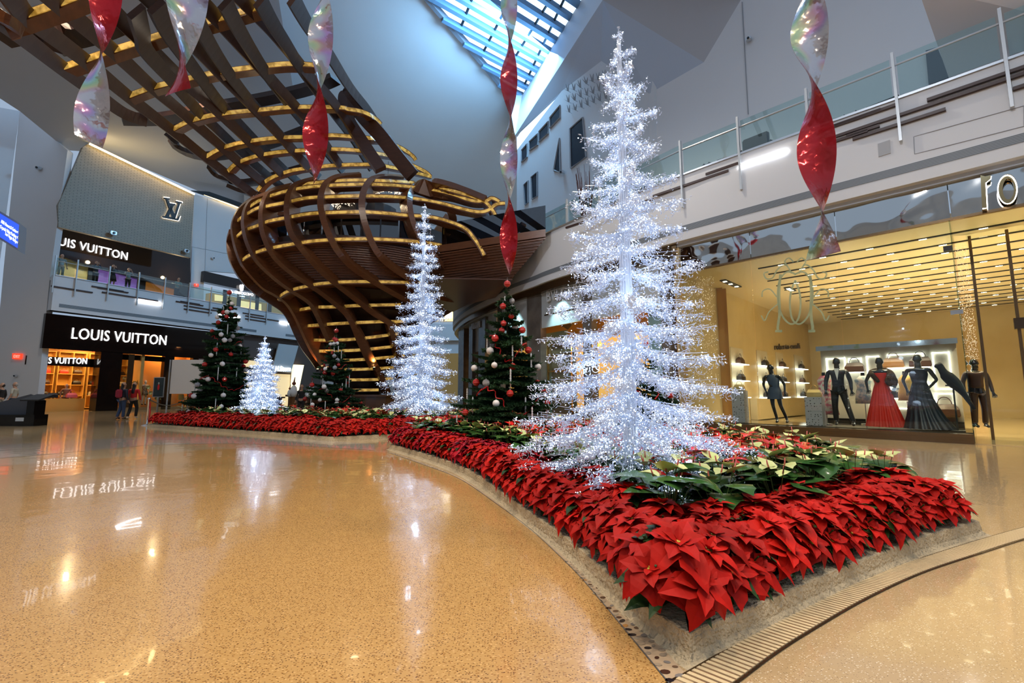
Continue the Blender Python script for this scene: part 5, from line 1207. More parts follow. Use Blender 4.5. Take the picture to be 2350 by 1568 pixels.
# ------------------------------------------------------------------ decorated firs
FIR = varied('fir_needles', (.016, .050, .024), (.030, .078, .030), .55, .2); BARK = mat('fir_bark', (.045, .028, .016), .8)
def fir_branch(seed, L, nl, dens):
    r = random.Random(seed); nb = bmesh.new()
    def axis(p, q, lv):
        n = int((q-p).length*dens); d = (q-p).normalized(); ref = Vector((0, 0, 1)); s = d.cross(ref).normalized(); u = s.cross(d)
        tube(nb, [p, q], .006 if lv else .012, 3)
        for k in range(n):
            c = p.lerp(q, r.random()); a = r.uniform(0, 2*pi); o = (s*cos(a)+u*abs(sin(a))*(.9 if r.random() < .6 else -.8)); t = (d*.75+o*.8).normalized(); w = t.cross(Vector((r.gauss(0, 1), r.gauss(0, 1), r.gauss(0, 1)))).normalized()*nl*.15
            l = nl*r.uniform(.7, 1.2); nb.faces.new((nb.verts.new(c-w), nb.verts.new(c+w), nb.verts.new(c+t*l)))
    tip = Vector((L, 0, -.10*L)); mid = Vector((L*.5, 0, -.10*L)); axis(Vector((0, 0, 0)), mid, 0); axis(mid, tip, 0)
    for k in range(int(8+L*11)):
        t = .10+.84*k/(8+L*11); b = Vector((L*t, 0, -.19*L*t+.09*L*t*t)); sd = 1 if k % 2 else -1; l = L*.52*(1.08-t)*r.uniform(.8, 1.2); a = sd*r.uniform(.7, 1.05); e = b+Vector((cos(a)*l, sin(a)*l, -.12*l)); axis(b, e, 1)
        if l > .25: m_ = b.lerp(e, .5); a2 = a+sd*.6; axis(m_, m_+Vector((cos(a2)*l*.4, sin(a2)*l*.4, -.05*l)), 1); a2 = a-sd*.7; axis(m_, m_+Vector((cos(a2)*l*.4, sin(a2)*l*.4, -.05*l)), 1)
    return nb
def bauble(loc, r, m, label, group, name='bauble', parts=True):
    return None
BRED = mat('red_bauble', (.48, .018, .012), .22, coat=.4, bump=(40, .4, .01)); BWH = mat('white_bauble', (.78, .77, .78), .5); BSV = mat('silver_glitter_bauble', (.55, .56, .60), .3, .6, bump=(120, 1, .01)); ICE = mat('clear_icicle', (.75, .80, .85), .1, spec=.9); RIB_ = mat('red_ribbon', (.5, .01, .015), .4); CAPM = mat('silver_cap', (.7, .68, .6), .3, 1)
def mk_bauble(m, nm, ribbed):
    root = empty('bauble', (0, 0, -20)); bm = bmesh.new()
    if ribbed: lathe(bm, [(max(.001, (1+.05*cos(t*9))*sin(t)), -cos(t)) for t in [pi*k/22 for k in range(23)]], 20)
    else: ball(bm, (0, 0, 0), 1, 20)
    link('ball', bm, m, root, smooth=not ribbed); bm = bmesh.new(); lathe(bm, [(.18, .95), (.18, 1.15), (.1, 1.2)], 10); link('cap', bm, CAPM, root)
    bm = bmesh.new(); tube(bm, [(0, 0, 1.1), (0, 0, 2.0)], .03, 4); link('hook', bm, CAPM, root); freeze(root); return root
BP = {'red': mk_bauble(BRED, 'red', True), 'white': mk_bauble(BWH, 'white', False), 'silver': mk_bauble(BSV, 'silver', False)}; bused = set()
bm = bmesh.new(); lathe(bm, [(.001, 0)]+[(.011+.004*(k % 2), -.02-k*.022) for k in range(12)]+[(.001, -.32)], 8); ICEP = link('icicle', bm, ICE); iused = [False]
def put_bauble(kind, p, r, label, group):
    o = BP[kind] if kind not in bused else copy_tree(BP[kind]); bused.add(kind); o.location = p; o.scale = (r, r, r); o.rotation_euler = (0, 0, rnd.uniform(0, 6)); tag(o, label, 'ornament', group)
def fir(base, H, R, tiers, which, nb, nice, nl=.05, dens=170, spread=1.0, br=.05, baubles=None):
    root = empty('fir_tree', base, 'green fir with baubles and icicles, ' + which, 'tree'); pr = []
    for f in (1, .7, .42, .2):
        for q in (0, 1): o = link('branch', fir_branch(int(f*100)+q+int(base[1]*7), R*f, nl, dens), FIR); o.parent = root; pr.append([f, o, False])
    tips = []
    for i in range(tiers):
        f = i/(tiers-1); z = .22+(H*.93-.22)*f**.95; Rt = R*(1-f)**.85+.07*R; n = 10 if f < .35 else (8 if f < .7 else 6); cand = sorted(pr, key=lambda p: abs(p[0]*R-Rt))[:2]
        for k in range(n):
            p = cand[k % 2]
            if p[2]: o = p[1].copy(); COL.objects.link(o)
            else: o = p[1]; p[2] = True
            a = 2*pi*k/n+i*.9+rnd.uniform(-.25, .25); sc = Rt/(p[0]*R)*rnd.uniform(.72, 1.15); o.location = (0, 0, z+rnd.uniform(-.5, .5)*H/tiers); o.rotation_euler = Euler((rnd.uniform(-.2, .2), rnd.uniform(-.14, .16)-.25*f, a)); o.scale = (sc, sc, sc); o.parent = root
            tips.append((Vector(base)+Vector((cos(a)*Rt*sc*p[0]*R/Rt*.9, sin(a)*Rt*sc*p[0]*R/Rt*.9, z)), a, Rt))
    for p in pr:
        if not p[2]: bpy.data.objects.remove(p[1])
    bm = bmesh.new(); tube(bm, [(0, 0, .02), (0, 0, H*.5), (0, 0, H)], H*.014, 8, .006); link('trunk', bm, BARK, root)
    bm = bmesh.new()
    for k in range(60):   # needles on the leader
        z = H*rnd.uniform(.86, 1); a = rnd.uniform(0, 6.28); octa(bm, Vector((.02*cos(a), .02*sin(a), z)), Vector((cos(a), sin(a), .9)), nl*.7, nl*.08)
    link('leader', bm, FIR, root)
    front = [t for t in tips if -cos(t[1]-math.atan2(base[1], base[0])) > -.25]; rnd.shuffle(front)
    g = which
    for k, t in enumerate(front[:nb]):
        kind = ('red', 'white', 'red', 'silver', 'red', 'white')[k % 6]
        put_bauble(kind, t[0]+Vector((rnd.uniform(-.05, .05), -.05, -.10-rnd.uniform(0, .08)-.09*t[2])), br*rnd.uniform(.9, 1.15), '%s bauble hanging on the green fir, %s' % ({'red': 'shiny red ribbed', 'white': 'matte white', 'silver': 'silver glitter'}[kind], g), '%s baubles on the green fir, %s' % (kind, g))
    for k, t in enumerate(front[nb:nb+nice]):
        o = ICEP if not iused[0] else ICEP.copy()
        if iused[0]: COL.objects.link(o)
        iused[0] = True; o.location = t[0]+Vector((0, -.04, -.05-.06*t[2])); o.scale = (1.2, 1.2, 1.3*H/4); tag(o, 'thin clear twisted icicle hanging on the green fir, ' + g, 'ornament', 'icicles on the green fir, ' + g)
    # curly red ribbon wound over the front
    for q in range(2):
        f0 = .30+.3*q; pts = []
        for k in range(46):
            a = math.atan2(-base[1], -base[0])-1.1+2.2*k/45; rr = R*(1-f0)**.85*.86; pts.append(Vector(base)+Vector((rr*cos(a), rr*sin(a), H*f0+.22*sin(k*.16+q)-.18*k/45+.03*cos(k*1.3)))+Vector((.03*cos(k*1.3), .03*sin(k*1.3), 0)))
        bm = bmesh.new(); tube(bm, pts, .011, 4); tag(link('ribbon', bm, RIB_), 'curly red ribbon, %s one on the green fir, %s' % (('lower', 'upper')[q], g), 'ribbon')
    put_bauble('red', Vector(base)+Vector((0, -.03, H-.02)), br*1.1, 'shiny red bauble topping the green fir, '+g, None)
fir((-11.7, 18.5, .05), 5.3, 1.45, 25, 'the tall left one', 44, 16, .09, 170, br=.085)
fir((-7.2, 18.5, .05), 3.7, 1.2, 20, 'before the lattice stem', 40, 16, .08, 190, br=.08)
fir((-.1, 9.5, .05), 3.45, 1.1, 18, 'left of the biggest white tree', 32, 14, .06, 360, br=.066)
fir((2.35, 8.0, .05), 2.0, .85, 11, 'behind the biggest white tree', 12, 3, .05, 280, br=.05)
# ------------------------------------------------------------------ hanging foil twists
def holo():
    m = bpy.data.materials.new('holographic_foil'); m.use_nodes = True; nt = m.node_tree; b = nt.nodes['Principled BSDF']
    b.inputs['Metallic'].default_value = .75; b.inputs['Roughness'].default_value = .13; b.inputs['Alpha'].default_value = .72
    lw = nt.nodes.new('ShaderNodeLayerWeight'); n = nt.nodes.new('ShaderNodeTexNoise'); n.inputs['Scale'].default_value = 3.0; n.inputs['Detail'].default_value = 0
    ad = nt.nodes.new('ShaderNodeMath'); ad.operation = 'MULTIPLY_ADD'; ad.inputs[1].default_value = 1.6
    fr = nt.nodes.new('ShaderNodeMath'); fr.operation = 'FRACT'; hs = nt.nodes.new('ShaderNodeCombineColor'); hs.mode = 'HSV'; hs.inputs[1].default_value = .42; hs.inputs[2].default_value = .80
    tc = nt.nodes.new('ShaderNodeTexCoord'); nt.links.new(tc.outputs['Object'], n.inputs[0]); nt.links.new(lw.outputs['Facing'], ad.inputs[0]); nt.links.new(n.outputs[0], ad.inputs[2]); nt.links.new(ad.outputs[0], fr.inputs[0]); nt.links.new(fr.outputs[0], hs.inputs[0])
    mx = nt.nodes.new('ShaderNodeMix'); mx.data_type = 'RGBA'; mx.inputs[6].default_value = (.78, .80, .82, 1); rp = nt.nodes.new('ShaderNodeValToRGB'); rp.color_ramp.elements[0].position = .42; rp.color_ramp.elements[1].position = .60
    nt.links.new(n.outputs[0], rp.inputs[0]); nt.links.new(rp.outputs[0], mx.inputs[0]); nt.links.new(hs.outputs[0], mx.inputs[7]); nt.links.new(mx.outputs[2], b.inputs['Base Color'])
    bp = nt.nodes.new('ShaderNodeBump'); bp.inputs['Strength'].default_value = .35; bp.inputs['Distance'].default_value = .05; n2 = nt.nodes.new('ShaderNodeTexNoise'); n2.inputs['Scale'].default_value = 5; nt.links.new(tc.outputs['Object'], n2.inputs[0]); nt.links.new(n2.outputs[0], bp.inputs['Height']); nt.links.new(bp.outputs[0], b.inputs['Normal'])
    return m
HOLO = holo(); RFOIL = mat('red_foil', (.42, .006, .012), .14, .5, alpha=.93, bump=(5, .4, .06))
def twist(u, nodes, w, Y, first, end, label, lean=0):
    """nodes: pixel rows where the foil is edge-on; first: colour shown above nodes[0]"""
    top = P(u, nodes[0], Y); x, y = top.x, top.y; zs = [P(u, v, Y).z for v in nodes]; root = empty('foil_twist', (x, y, zs[-1]), label, 'hanging decoration'); ang = math.atan2(x, y)
    zt = zs[0]+1.6; rows = []; n = 90; zb = P(u, end, Y).z
    for k in range(n+1):
        z = zt+(zb-zt)*k/n
        if z > zs[0]: th = -pi*(z-zs[0])/(1.35)
        elif z < zs[-1]: th = pi*(len(zs)-1)+pi*(zs[-1]-z)/(zs[-2]-zs[-1])
        else:
            for i in range(len(zs)-1):
                if z >= zs[i+1]: th = pi*(i+(zs[i]-z)/(zs[i]-zs[i+1])); break
        rows.append((z, th+pi/2+(pi if first == 'red' else 0)))
    for nm, m_, off in (('red_face', RFOIL, .0015), ('silver_face', HOLO, -.0015)):
        bm = bmesh.new(); prev = None
        for z, th in rows:
            d = Vector((cos(th-ang), sin(th-ang), 0)); nn = Vector((-d.y, d.x, 0)); cur = [bm.verts.new(Vector((lean*(z-zs[-1]), 0, z-zs[-1]))+d*(w/2*s)+nn*(off+.012*(1-s*s))) for s in (-1, -.6, -.2, .2, .6, 1)]
            if prev:
                for k in range(5): bm.faces.new((prev[k], prev[k+1], cur[k+1], cur[k]))
            prev = cur
        link(nm, bm, m_, root, smooth=True)
    bm = bmesh.new(); tube(bm, [(lean*(zt-zs[-1]), 0, zt-zs[-1]), (lean*(zt-zs[-1]), 0, zt-zs[-1]+3)], .002, 4); link('line', bm, STEEL, root)
twist(258, [-150, 122], .44, 7.2, 'silver', 325, 'foil twist red above and silver below, farthest left, in front of the canopy')
twist(445, [-190, 148], .46, 5.3, 'red', 212, 'foil twist mostly silver with a small dark red end, second from the left')
twist(742, [-30, 203, 415], .46, 8.3, 'red', 418, 'foil twist silver above and red below, hanging in front of the lattice bulb')
twist(1168, [-70, 95, 272, 458, 632], .44, 10.8, 'red', 636, 'long foil twist of four turns above the fir left of the biggest tree')
twist(1838, [-55, 200, 488], .47, 6.1, 'red', 588, 'largest foil twist, silver, red and silver, before the right gallery', .02)

# ------------------------------------------------------------------ people and mannequins
def skinned(name, V, E, R_, m, parent, sub=2):
    me = bpy.data.meshes.new(name); me.from_pydata([tuple(v) for v in V], E, []); o = bpy.data.objects.new(name, me)
    sk = o.modifiers.new('s', 'SKIN'); sk.use_smooth_shade = True; lay = me.skin_vertices[0].data
    for i, r in enumerate(R_): lay[i].radius = (r, r) if not isinstance(r, tuple) else r
    lay[0].use_root = True; sb = o.modifiers.new('b', 'SUBSURF'); sb.levels = sub; sb.render_levels = sub
    nm = eval_mesh(o); o.modifiers.clear(); COL.objects.link(o); o.data = nm; nm.materials.clear(); nm.materials.append(m); o.parent = parent
    for p in nm.polygons: p.use_smooth = True
    return o
class Fig:
    """standing figure facing -y, unit height 1.72"""
    def __init__(s, pose):
        g = pose.get; s.V = []; s.E = []; s.R = []; s.id = {}
        def add(n, p, r, par=None): s.id[n] = len(s.V); s.V.append(Vector(p)); s.R.append(r); (s.E.append((s.id[par], s.id[n])) if par else None)
        s.add = add; ln = g('lean', (0, 0)); L = lambda x, y, z: (x+ln[0]*max(0, z-.95), y+ln[1]*max(0, z-.95), z)
        add('pelvis', (0, 0, .95), (.145, .105)); add('waist', L(0, 0, 1.08), (.115, .085), 'pelvis'); add('chest', L(0, 0, 1.28), (.145, .10), 'waist'); add('neck', L(0, .01, 1.44), .055, 'chest'); add('jaw', L(0, -.015, 1.53), .062, 'neck'); add('skull', L(0, .0, 1.615), (.088, .105), 'jaw'); add('crown', L(0, .01, 1.695), (.075, .088), 'skull'); add('top', L(0, .012, 1.74), (.035, .04), 'crown')
        add('nose', L(0, -.105, 1.575), .012, 'jaw'); [add('ear%d' % k, L(.085*k, .01, 1.59), .014, 'skull') for k in (-1, 1)]
        for k in (-1, 1):
            sd = 'R' if k < 0 else 'L'; el = g('el'+sd, (.26*k, .02, 1.12)); wr = g('wr'+sd, (.27*k, -.06, .88)); sh = L(.185*k, .0, 1.385); add('sh'+sd, sh, .055, 'chest'); add('el'+sd, el, .038, 'sh'+sd); add('wr'+sd, wr, .025, 'el'+sd)
            d = (Vector(wr)-Vector(el)).normalized(); side = d.cross(Vector((0, 1, .2))).normalized(); pc = Vector(wr)+d*.05; add('palm'+sd, pc, (.034, .018), 'wr'+sd)
            for q in range(4): o = side*(.024*(q-1.5)); t = [.075, .085, .08, .06][q]; add('f%s%d' % (sd, q), pc+d*.04+o, .009, 'palm'+sd); add('g%s%d' % (sd, q), pc+d*(.04+t*.6)+o*1.1+Vector((0, -.015, 0)), .0085, 'f%s%d' % (sd, q))
            add('th'+sd, pc+side*.045+d*.005, .010, 'palm'+sd); add('ti'+sd, pc+side*.055+d*.045, .009, 'th'+sd)
            kn = g('kn'+sd, (.10*k, -.02, .50)); an = g('an'+sd, (.10*k, .03, .09)); add('hip'+sd, (.085*k, 0, .86), .088, 'pelvis'); add('kn'+sd, kn, .055, 'hip'+sd); add('an'+sd, an, .036, 'kn'+sd); add('heel'+sd, (an[0], an[1]+.03, an[2]-.055), .028, 'an'+sd); add('toe'+sd, (an[0]+g('toe', 0), an[1]-.15, an[2]-.055), .028, 'an'+sd)
    def sub(s, names, grow=1.12, extra=None):
        idx = {n: i for i, n in enumerate(names)}; V = [s.V[s.id[n]] for n in names]; inv = {v: k for k, v in s.id.items()}
        E = [(idx[inv[a]], idx[inv[b]]) for a, b in s.E if inv[a] in idx and inv[b] in idx]; R_ = []
        for n in names: r = s.R[s.id[n]]; k = (extra or {}).get(n, grow); R_.append((r[0]*k, r[1]*k) if isinstance(r, tuple) else r*k)
        return V, E, R_
SKIN = mat('skin', (.46, .26, .17), .5); HAIRB = mat('black_hair', (.012, .009, .008), .4); HAIRG = mat('grey_hair', (.35, .34, .33), .6); SHOE = mat('dark_shoe', (.02, .018, .018), .4)
def cloth(name, c, rough=.75, **k): return mat('cloth_'+name, c, rough, **k)
TOP = ['chest', 'waist', 'pelvis', 'shR', 'elR', 'wrR', 'shL', 'elL', 'wrL']; TEE = ['chest', 'waist', 'pelvis', 'shR', 'elR', 'shL', 'elL']; PANTS = ['pelvis', 'hipR', 'knR', 'anR', 'hipL', 'knL', 'anL']
def person(loc, rz, label, top, pants, pose=None, tee=False, hair=HAIRB, longhair=False, h=1.68, skin=None, shoe=None, skirt=None, cat='person', name='person', bag=None):
    f = Fig(pose or {}); root = empty(name, loc, label, cat, None, rz); root.scale = (h/1.72,)*3
    skinned('body', f.V, f.E, f.R, skin or SKIN, root)
    if top: skinned('shirt', *f.sub(TEE if tee else TOP, 1.17, {'wrR': 1.4, 'wrL': 1.4, 'elR': 1.35, 'elL': 1.35, 'pelvis': 1.12}), top, root)
    if pants: skinned('trousers', *f.sub(PANTS, 1.15, {'anR': 1.7, 'anL': 1.7, 'knR': 1.3, 'knL': 1.3, 'pelvis': 1.08}), pants, root)
    if skirt: bm = bmesh.new(); lathe(bm, [(.15, 1.02), (.19, .85), (.24, .55), (.235, .55), (.14, 1.0)], 20); link('skirt', bm, skirt, root, smooth=True)
    if hair:
        c = f.V[f.id['skull']]; V = [c+Vector((0, .01, .045)), c+Vector((0, .05, -.01)), c+Vector((0, .055, -.10))]; R_ = [(.088, .085), (.092, .07), (.07, .045)]
        if longhair: V.append(c+Vector((0, .085, -.28))); R_.append((.09, .035)); V.append(c+Vector((0, .10, -.42))); R_.append((.06, .02))
        skinned('hair', V, [(i, i+1) for i in range(len(V)-1)], R_, hair, root)
        for k in (-1, 1):
            bm = bmesh.new(); ball(bm, f.V[f.id['skull']]+Vector((.03*k, -.092, -.02)), .011, 8); link('eye', bm, BLACKM, root)
        bm = bmesh.new(); ball(bm, f.V[f.id['jaw']]+Vector((0, -.066, -.008)), 1, 8, (.022, .008, .006)); link('mouth', bm, mat('lips', (.35, .08, .07), .4), root)
    for sd in ('R', 'L'):
        V = [f.V[f.id[n+sd]] for n in ('an', 'heel', 'toe')]; skinned('shoe', V, [(0, 1), (0, 2)], [.040, .034, .036], shoe or SHOE, root)
    if bag: bm = bmesh.new(); box(bm, (-.15, .11, 1.0), (.15, .27, 1.40)); bmesh.ops.bevel(bm, geom=bm.edges[:], offset=.05, segments=3, affect='EDGES'); link('backpack', bm, bag, root)
    return root
def face(loc, away=False):   # heading so that the front looks at the camera (or away)
    return math.atan2(loc[0], -loc[1])*1+(pi if away else 0)
def gp(u, v): p = G(u, v); return (p.x, p.y, 0)
navy = cloth('navy', (.012, .016, .035)); jean = cloth('denim', (.03, .06, .14)); redc = cloth('red', (.50, .012, .015)); blk_c = cloth('black', (.01, .01, .012)); khaki = cloth('khaki', (.42, .40, .33)); pale = cloth('pale_grey', (.35, .37, .38)); teal = cloth('teal_print', (.05, .20, .19), noise=(14, (.30, .34, .28), .1))
walk = {'knR': (-.10, -.14, .52), 'anR': (-.10, -.10, .11), 'knL': (.10, .0, .50), 'anL': (.10, .16, .12)}
l = gp(277, 963); person(l, 2.9, 'person in dark jacket and jeans with a red rucksack, walking beside the person in red', navy, jean, {'anR': (-.12, .0, .09), 'anL': (.12, .1, .1)}, longhair=True, bag=cloth('red_bag', (.35, .02, .05)))
l = gp(302, 962); person(l, 3.3, 'person with long dark hair in a red jacket and black leggings, seen from behind', redc, blk_c, walk, longhair=True, shoe=cloth('white_shoe', (.7, .7, .7)))
l = gp(26, 957); person(l, -1.2, 'grey haired person in khaki shirt and blue jeans walking behind the kiosk at far left', khaki, jean, walk, tee=True, hair=HAIRG, h=1.75)
l = gp(-4, 960); person(l, -1.3, 'person in black cut off by the left edge of the view', blk_c, pale, walk, h=1.68)
def up(u, v, d=-.45):
    s, z = LW.hit(u, v, d); return LW.pt(s, 8.66, d)
cam_up = {'elR': (-.27, -.12, 1.22), 'wrR': (-.08, -.22, 1.50), 'elL': (.27, -.12, 1.22), 'wrL': (.08, -.22, 1.50)}
hd = math.atan2(LW.n.x, -LW.n.y)
for (u, lb, kw) in ((136, 'person in grey shirt and trousers on the upper left gallery beside the white pier', dict(top=pale, pants=khaki, tee=True)), (217, 'person in dark blue on the upper left gallery, holding up a camera', dict(top=navy, pants=blk_c, pose=cam_up)),
        (257, 'person in black skirt holding up a camera at the upper left railing', dict(top=blk_c, pants=None, skirt=blk_c, pose=cam_up, longhair=True)), (293, 'person in pale top and black trousers photographing from the upper left railing', dict(top=pale, pants=blk_c, pose=cam_up, tee=True, hair=mat('brown_hair', (.10, .05, .025), .5))),
        (407, 'bald person in patterned shirt leaning on the upper left railing', dict(top=teal, pants=navy, hair=HAIRG, pose={'lean': (0, -.25), 'elR': (-.24, -.20, 1.15), 'wrR': (-.12, -.42, 1.08), 'elL': (.24, -.20, 1.15), 'wrL': (.12, -.42, 1.08)}))):
    person(up(u, 650, -.75), hd, lb, h=1.72, **kw)
# bar by the stem: counter, seated person, white figurines
root = empty('bar_counter', P(672, 945, 23.6), 'brown wooden counter beside the lattice stem, left of the middle fir', 'counter'); c0 = G(640, 951.5); c1_ = G(722, 951.5)
bm = bmesh.new(); box(bm, (c0.x, 21.6, .01), (c1_.x-.2, 22.8, .95)); a_ = link('body', bm, MATS['polished_walnut']); bm = bmesh.new(); box(bm, (c0.x-.1, 21.5, .95), (c1_.x-.1, 22.9, 1.02)); b_ = link('counter_top', bm, DWOOD); root.location = (c0.x, 21.6, 0); settle(root, [a_, b_])
person((P(692, 905, 23.3).x, 23.3, 0), .2, 'person in black standing behind the brown counter beside the lattice stem', blk_c, blk_c, h=1.62)
for i, (u, t_) in enumerate(((664, 'leftmost and short'), (673, 'tall one with a dark plume'), (705, 'short one right of the person'), (714, 'tall one right of the person'))):
    p = P(u, 912, 22.1); root = empty('figurine', (p.x, 22.1, 1.02), 'white robed figurine on the brown counter, ' + t_, 'figurine'); s_ = .62 if i % 2 == 0 else 1.0
    bm = bmesh.new(); lathe(bm, [(.12*s_, 0), (.17*s_, .2*s_), (.13*s_, .45*s_), (.05*s_, .55*s_)], 14); link('robe', bm, mat('white_glaze', (.62, .68, .74), .3), root, smooth=True); bm = bmesh.new(); ball(bm, (0, 0, .64*s_), .09*s_, 10); tube(bm, [(0, 0, .7*s_), (.03, 0, .95*s_)], .04*s_, 6, .015); link('head', bm, mat('dark_red_glaze', (.12, .02, .02), .3), root, smooth=True)

# display mannequins of the boutique
MBL = mat('gloss_black_mannequin', (.012, .012, .014), .10, coat=.5)
bm = bmesh.new(); RW.box(bm, sE+.15, gc[3], .0, .24, -2.3, -.37); upflip(bm); struct('floor_display', bm, mat('dark_display_floor', (.06, .045, .03), .06))
rwh = math.atan2(RW.n.x, -RW.n.y)
def rwp(u, d, z=.245): s = RW.hit(u, 900, d)[0]; return RW.pt(s, z, d)
def manne(u, d, label, pose=None, rz=0, h=1.88, dress=None, top=None, pants=None, **k):
    r = person(rwp(u, d), rwh+rz, label, top, pants, pose, hair=None, h=h, skin=MBL, cat='mannequin', name='mannequin', shoe=MBL, **k)
    if dress:
        m, prof, pl = dress; bm = bmesh.new(); n = 72; rings = []
        for (rr, z, sh) in prof: rings.append([bm.verts.new(((rr+(pl*max(0, 1.0-z)*.06*cos(k_*pi/2.0)))*cos(2*pi*k_/n)*1.05+sh, (rr+(pl*max(0, 1.0-z)*.06*cos(k_*pi/2.0)))*sin(2*pi*k_/n)*.85, z)) for k_ in range(n)])
        for i in range(len(rings)-1):
            for k_ in range(n): bm.faces.new((rings[i][k_], rings[i][(k_+1) % n], rings[i+1][(k_+1) % n], rings[i+1][k_]))
        link('dress', bm, m, r, smooth=True)
    return r
RG = mat('red_pleated_silk', (.62, .025, .012), .45); BG = mat('black_satin', (.012, .012, .018), .35); DBL = mat('dark_blue_knit', (.03, .05, .09), .6)
gown = [(.33, .03, .02), (.27, .35, .01), (.20, .7, 0), (.165, .92, 0), (.125, 1.08, 0), (.16, 1.26, 0), (.15, 1.34, 0)]
manne(1778, -1.0, 'slim gloss black mannequin in a short dark blue dress, leaning, left of the dotted stands', {'knR': (-.06, -.06, .52), 'anR': (.02, .02, .09), 'knL': (.14, -.08, .52), 'anL': (.28, .0, .09), 'lean': (-.12, 0), 'elR': (-.30, .05, 1.12), 'wrR': (-.22, .0, .90)}, .1, 1.84, (DBL, [(.20, .70, 0), (.18, .85, 0), (.165, .95, 0), (.125, 1.08, 0), (.165, 1.28, -.03), (.10, 1.42, -.05)], 0))
manne(1925, -1.0, 'gloss black mannequin in a dark suit and white shirt, left of the red gown', {'lean': (0, 0), 'knL': (.16, -.05, .5), 'anL': (.26, -.1, .09)}, .1, 1.95, None, mat('tuxedo_cloth', (.015, .02, .035), .5), mat('tuxedo_trousers', (.01, .01, .012), .5))
bm = bmesh.new(); o = rwp(1925, -1.0); prism(bm, [(-.055, 0, 1.45), (.055, 0, 1.45), (.0, -.01, 1.15)], (0, .012, 0)); sf = link('shirt_front', bm, mat('white_shirt', (.8, .8, .78), .6)); mm = [x for x in COL.objects if x.get('label', '').startswith('gloss black mannequin in a dark suit')][0]; sf.parent = mm; sf.location = (0, -.135, 0)
rg = manne(2024, -.9, 'gloss black mannequin in a long red pleated gown with a brown fur stole', {'elR': (-.30, .02, 1.14), 'wrR': (-.27, -.05, .95), 'elL': (.30, .02, 1.14), 'wrL': (.25, -.12, .93)}, 0, 1.90, (RG, gown, 1))
FUR = mat('brown_fur', (.10, .045, .02), .9, noise=(18, (.02, .012, .008), .15), bump=(70, 1, .03))
skinned('fur_stole', [Vector(p) for p in ((-.02, -.13, 1.10), (-.14, -.12, 1.28), (-.19, -.0, 1.36), (-.1, .1, 1.42), (.1, .1, 1.42), (.19, -.02, 1.34), (.24, -.10, 1.12), (.28, -.08, .98), (.08, -.16, 1.14))], [(0, 1), (1, 2), (2, 3), (3, 4), (4, 5), (5, 6), (6, 7), (6, 8)], [.05, .06, .07, .06, .06, .085, .11, .09, .07], FUR, rg)
manne(2112, -.9, 'gloss black mannequin in a long black satin gown, right of the red gown', {'elR': (-.30, .06, 1.13), 'wrR': (-.22, -.08, .90), 'elL': (.30, .04, 1.13), 'wrL': (.16, -.16, .93)}, -.05, 1.93, (BG, [(.42, .02, .10), (.30, .30, .05)]+gown[2:], .6))
manne(2243, -2.6, 'gloss black mannequin in dark leather just right of the green glass edge', None, .4, 1.85, None, mat('dark_leather', (.04, .02, .015), .35), mat('dark_leather', (.04, .02, .015), .35))
def bust(u, d, label, m, prof, z0=.245, cut=1.45):
    root = empty('dress_form', rwp(u, d), label, 'dress form', None, rwh); bm = bmesh.new(); lathe(bm, [(.14, 0), (.14, .02), (.02, .03), (.015, .7)], 14); link('stand', bm, STEEL, root)
    bm = bmesh.new(); lathe(bm, prof, 28, Matrix.Diagonal((1.1, .8, 1, 1))); link('garment', bm, m, root, smooth=True); bm = bmesh.new(); lathe(bm, [(.055, cut), (.05, cut+.1), (.045, cut+.11)], 14); link('neck', bm, MBL, root)
FLO = mat('floral_cotton', (.75, .70, .60), .7, noise=(11, (.65, .15, .22), .08)); PAS = mat('pastel_print', (.72, .66, .60), .7, noise=(9, (.25, .35, .45), .1)); GOLDC = mat('gold_sequins', (.72, .45, .14), .3, .6, bump=(80, 1, .02))
bust(1893, -1.4, 'headless form in a tiered floral sleeveless dress between the mannequins', FLO, [(.30, .30), (.24, .7), (.17, .98), (.13, 1.10), (.17, 1.32), (.07, 1.46)]); bust(1983, -2.3, 'headless form in a pastel print jacket behind the suit mannequin', PAS, [(.22, .62), (.20, .9), (.15, 1.1), (.20, 1.33), (.07, 1.46)]); bust(2080, -2.2, 'headless form in a short gold dress between the red and black gowns', GOLDC, [(.18, .72), (.17, .95), (.13, 1.1), (.165, 1.3), (.07, 1.45)])
# parrot sculpture on a pole
root = empty('parrot_sculpture', rwp(2186, -.75), 'glittering black parrot sculpture perched on a thin pole behind the glass', 'sculpture', None, rwh)
SEQ = mat('black_sequins', (.02, .025, .04), .18, .7, bump=(90, 1, .02))
skinned('body', [Vector(p) for p in ((-.02, 0, 1.26), (-.15, 0, 1.50), (-.19, 0, 1.66), (-.30, -.02, 1.60), (.10, 0, 1.10), (.20, 0, .90), (.30, 0, .66), (.36, 0, .52))], [(0, 1), (1, 2), (2, 3), (0, 4), (4, 5), (5, 6), (6, 7)], [.15, .08, .125, .03, .12, .065, .045, .035], SEQ, root)
for k in (-1, 1): skinned('wing', [Vector(p) for p in ((-.06, .10*k, 1.42), (.06, .14*k, 1.22), (.22, .10*k, .92))], [(0, 1), (1, 2)], [.07, .08, .03], SEQ, root)
bm = bmesh.new(); tube(bm, [(.02, 0, 0), (.02, 0, 1.12)], .018, 8); tube(bm, [(-.12, 0, 1.12), (.14, 0, 1.12)], .02, 8); lathe(bm, [(.16, 0), (.16, .015), (.02, .02)], 16); link('pole', bm, BLACKM, root)
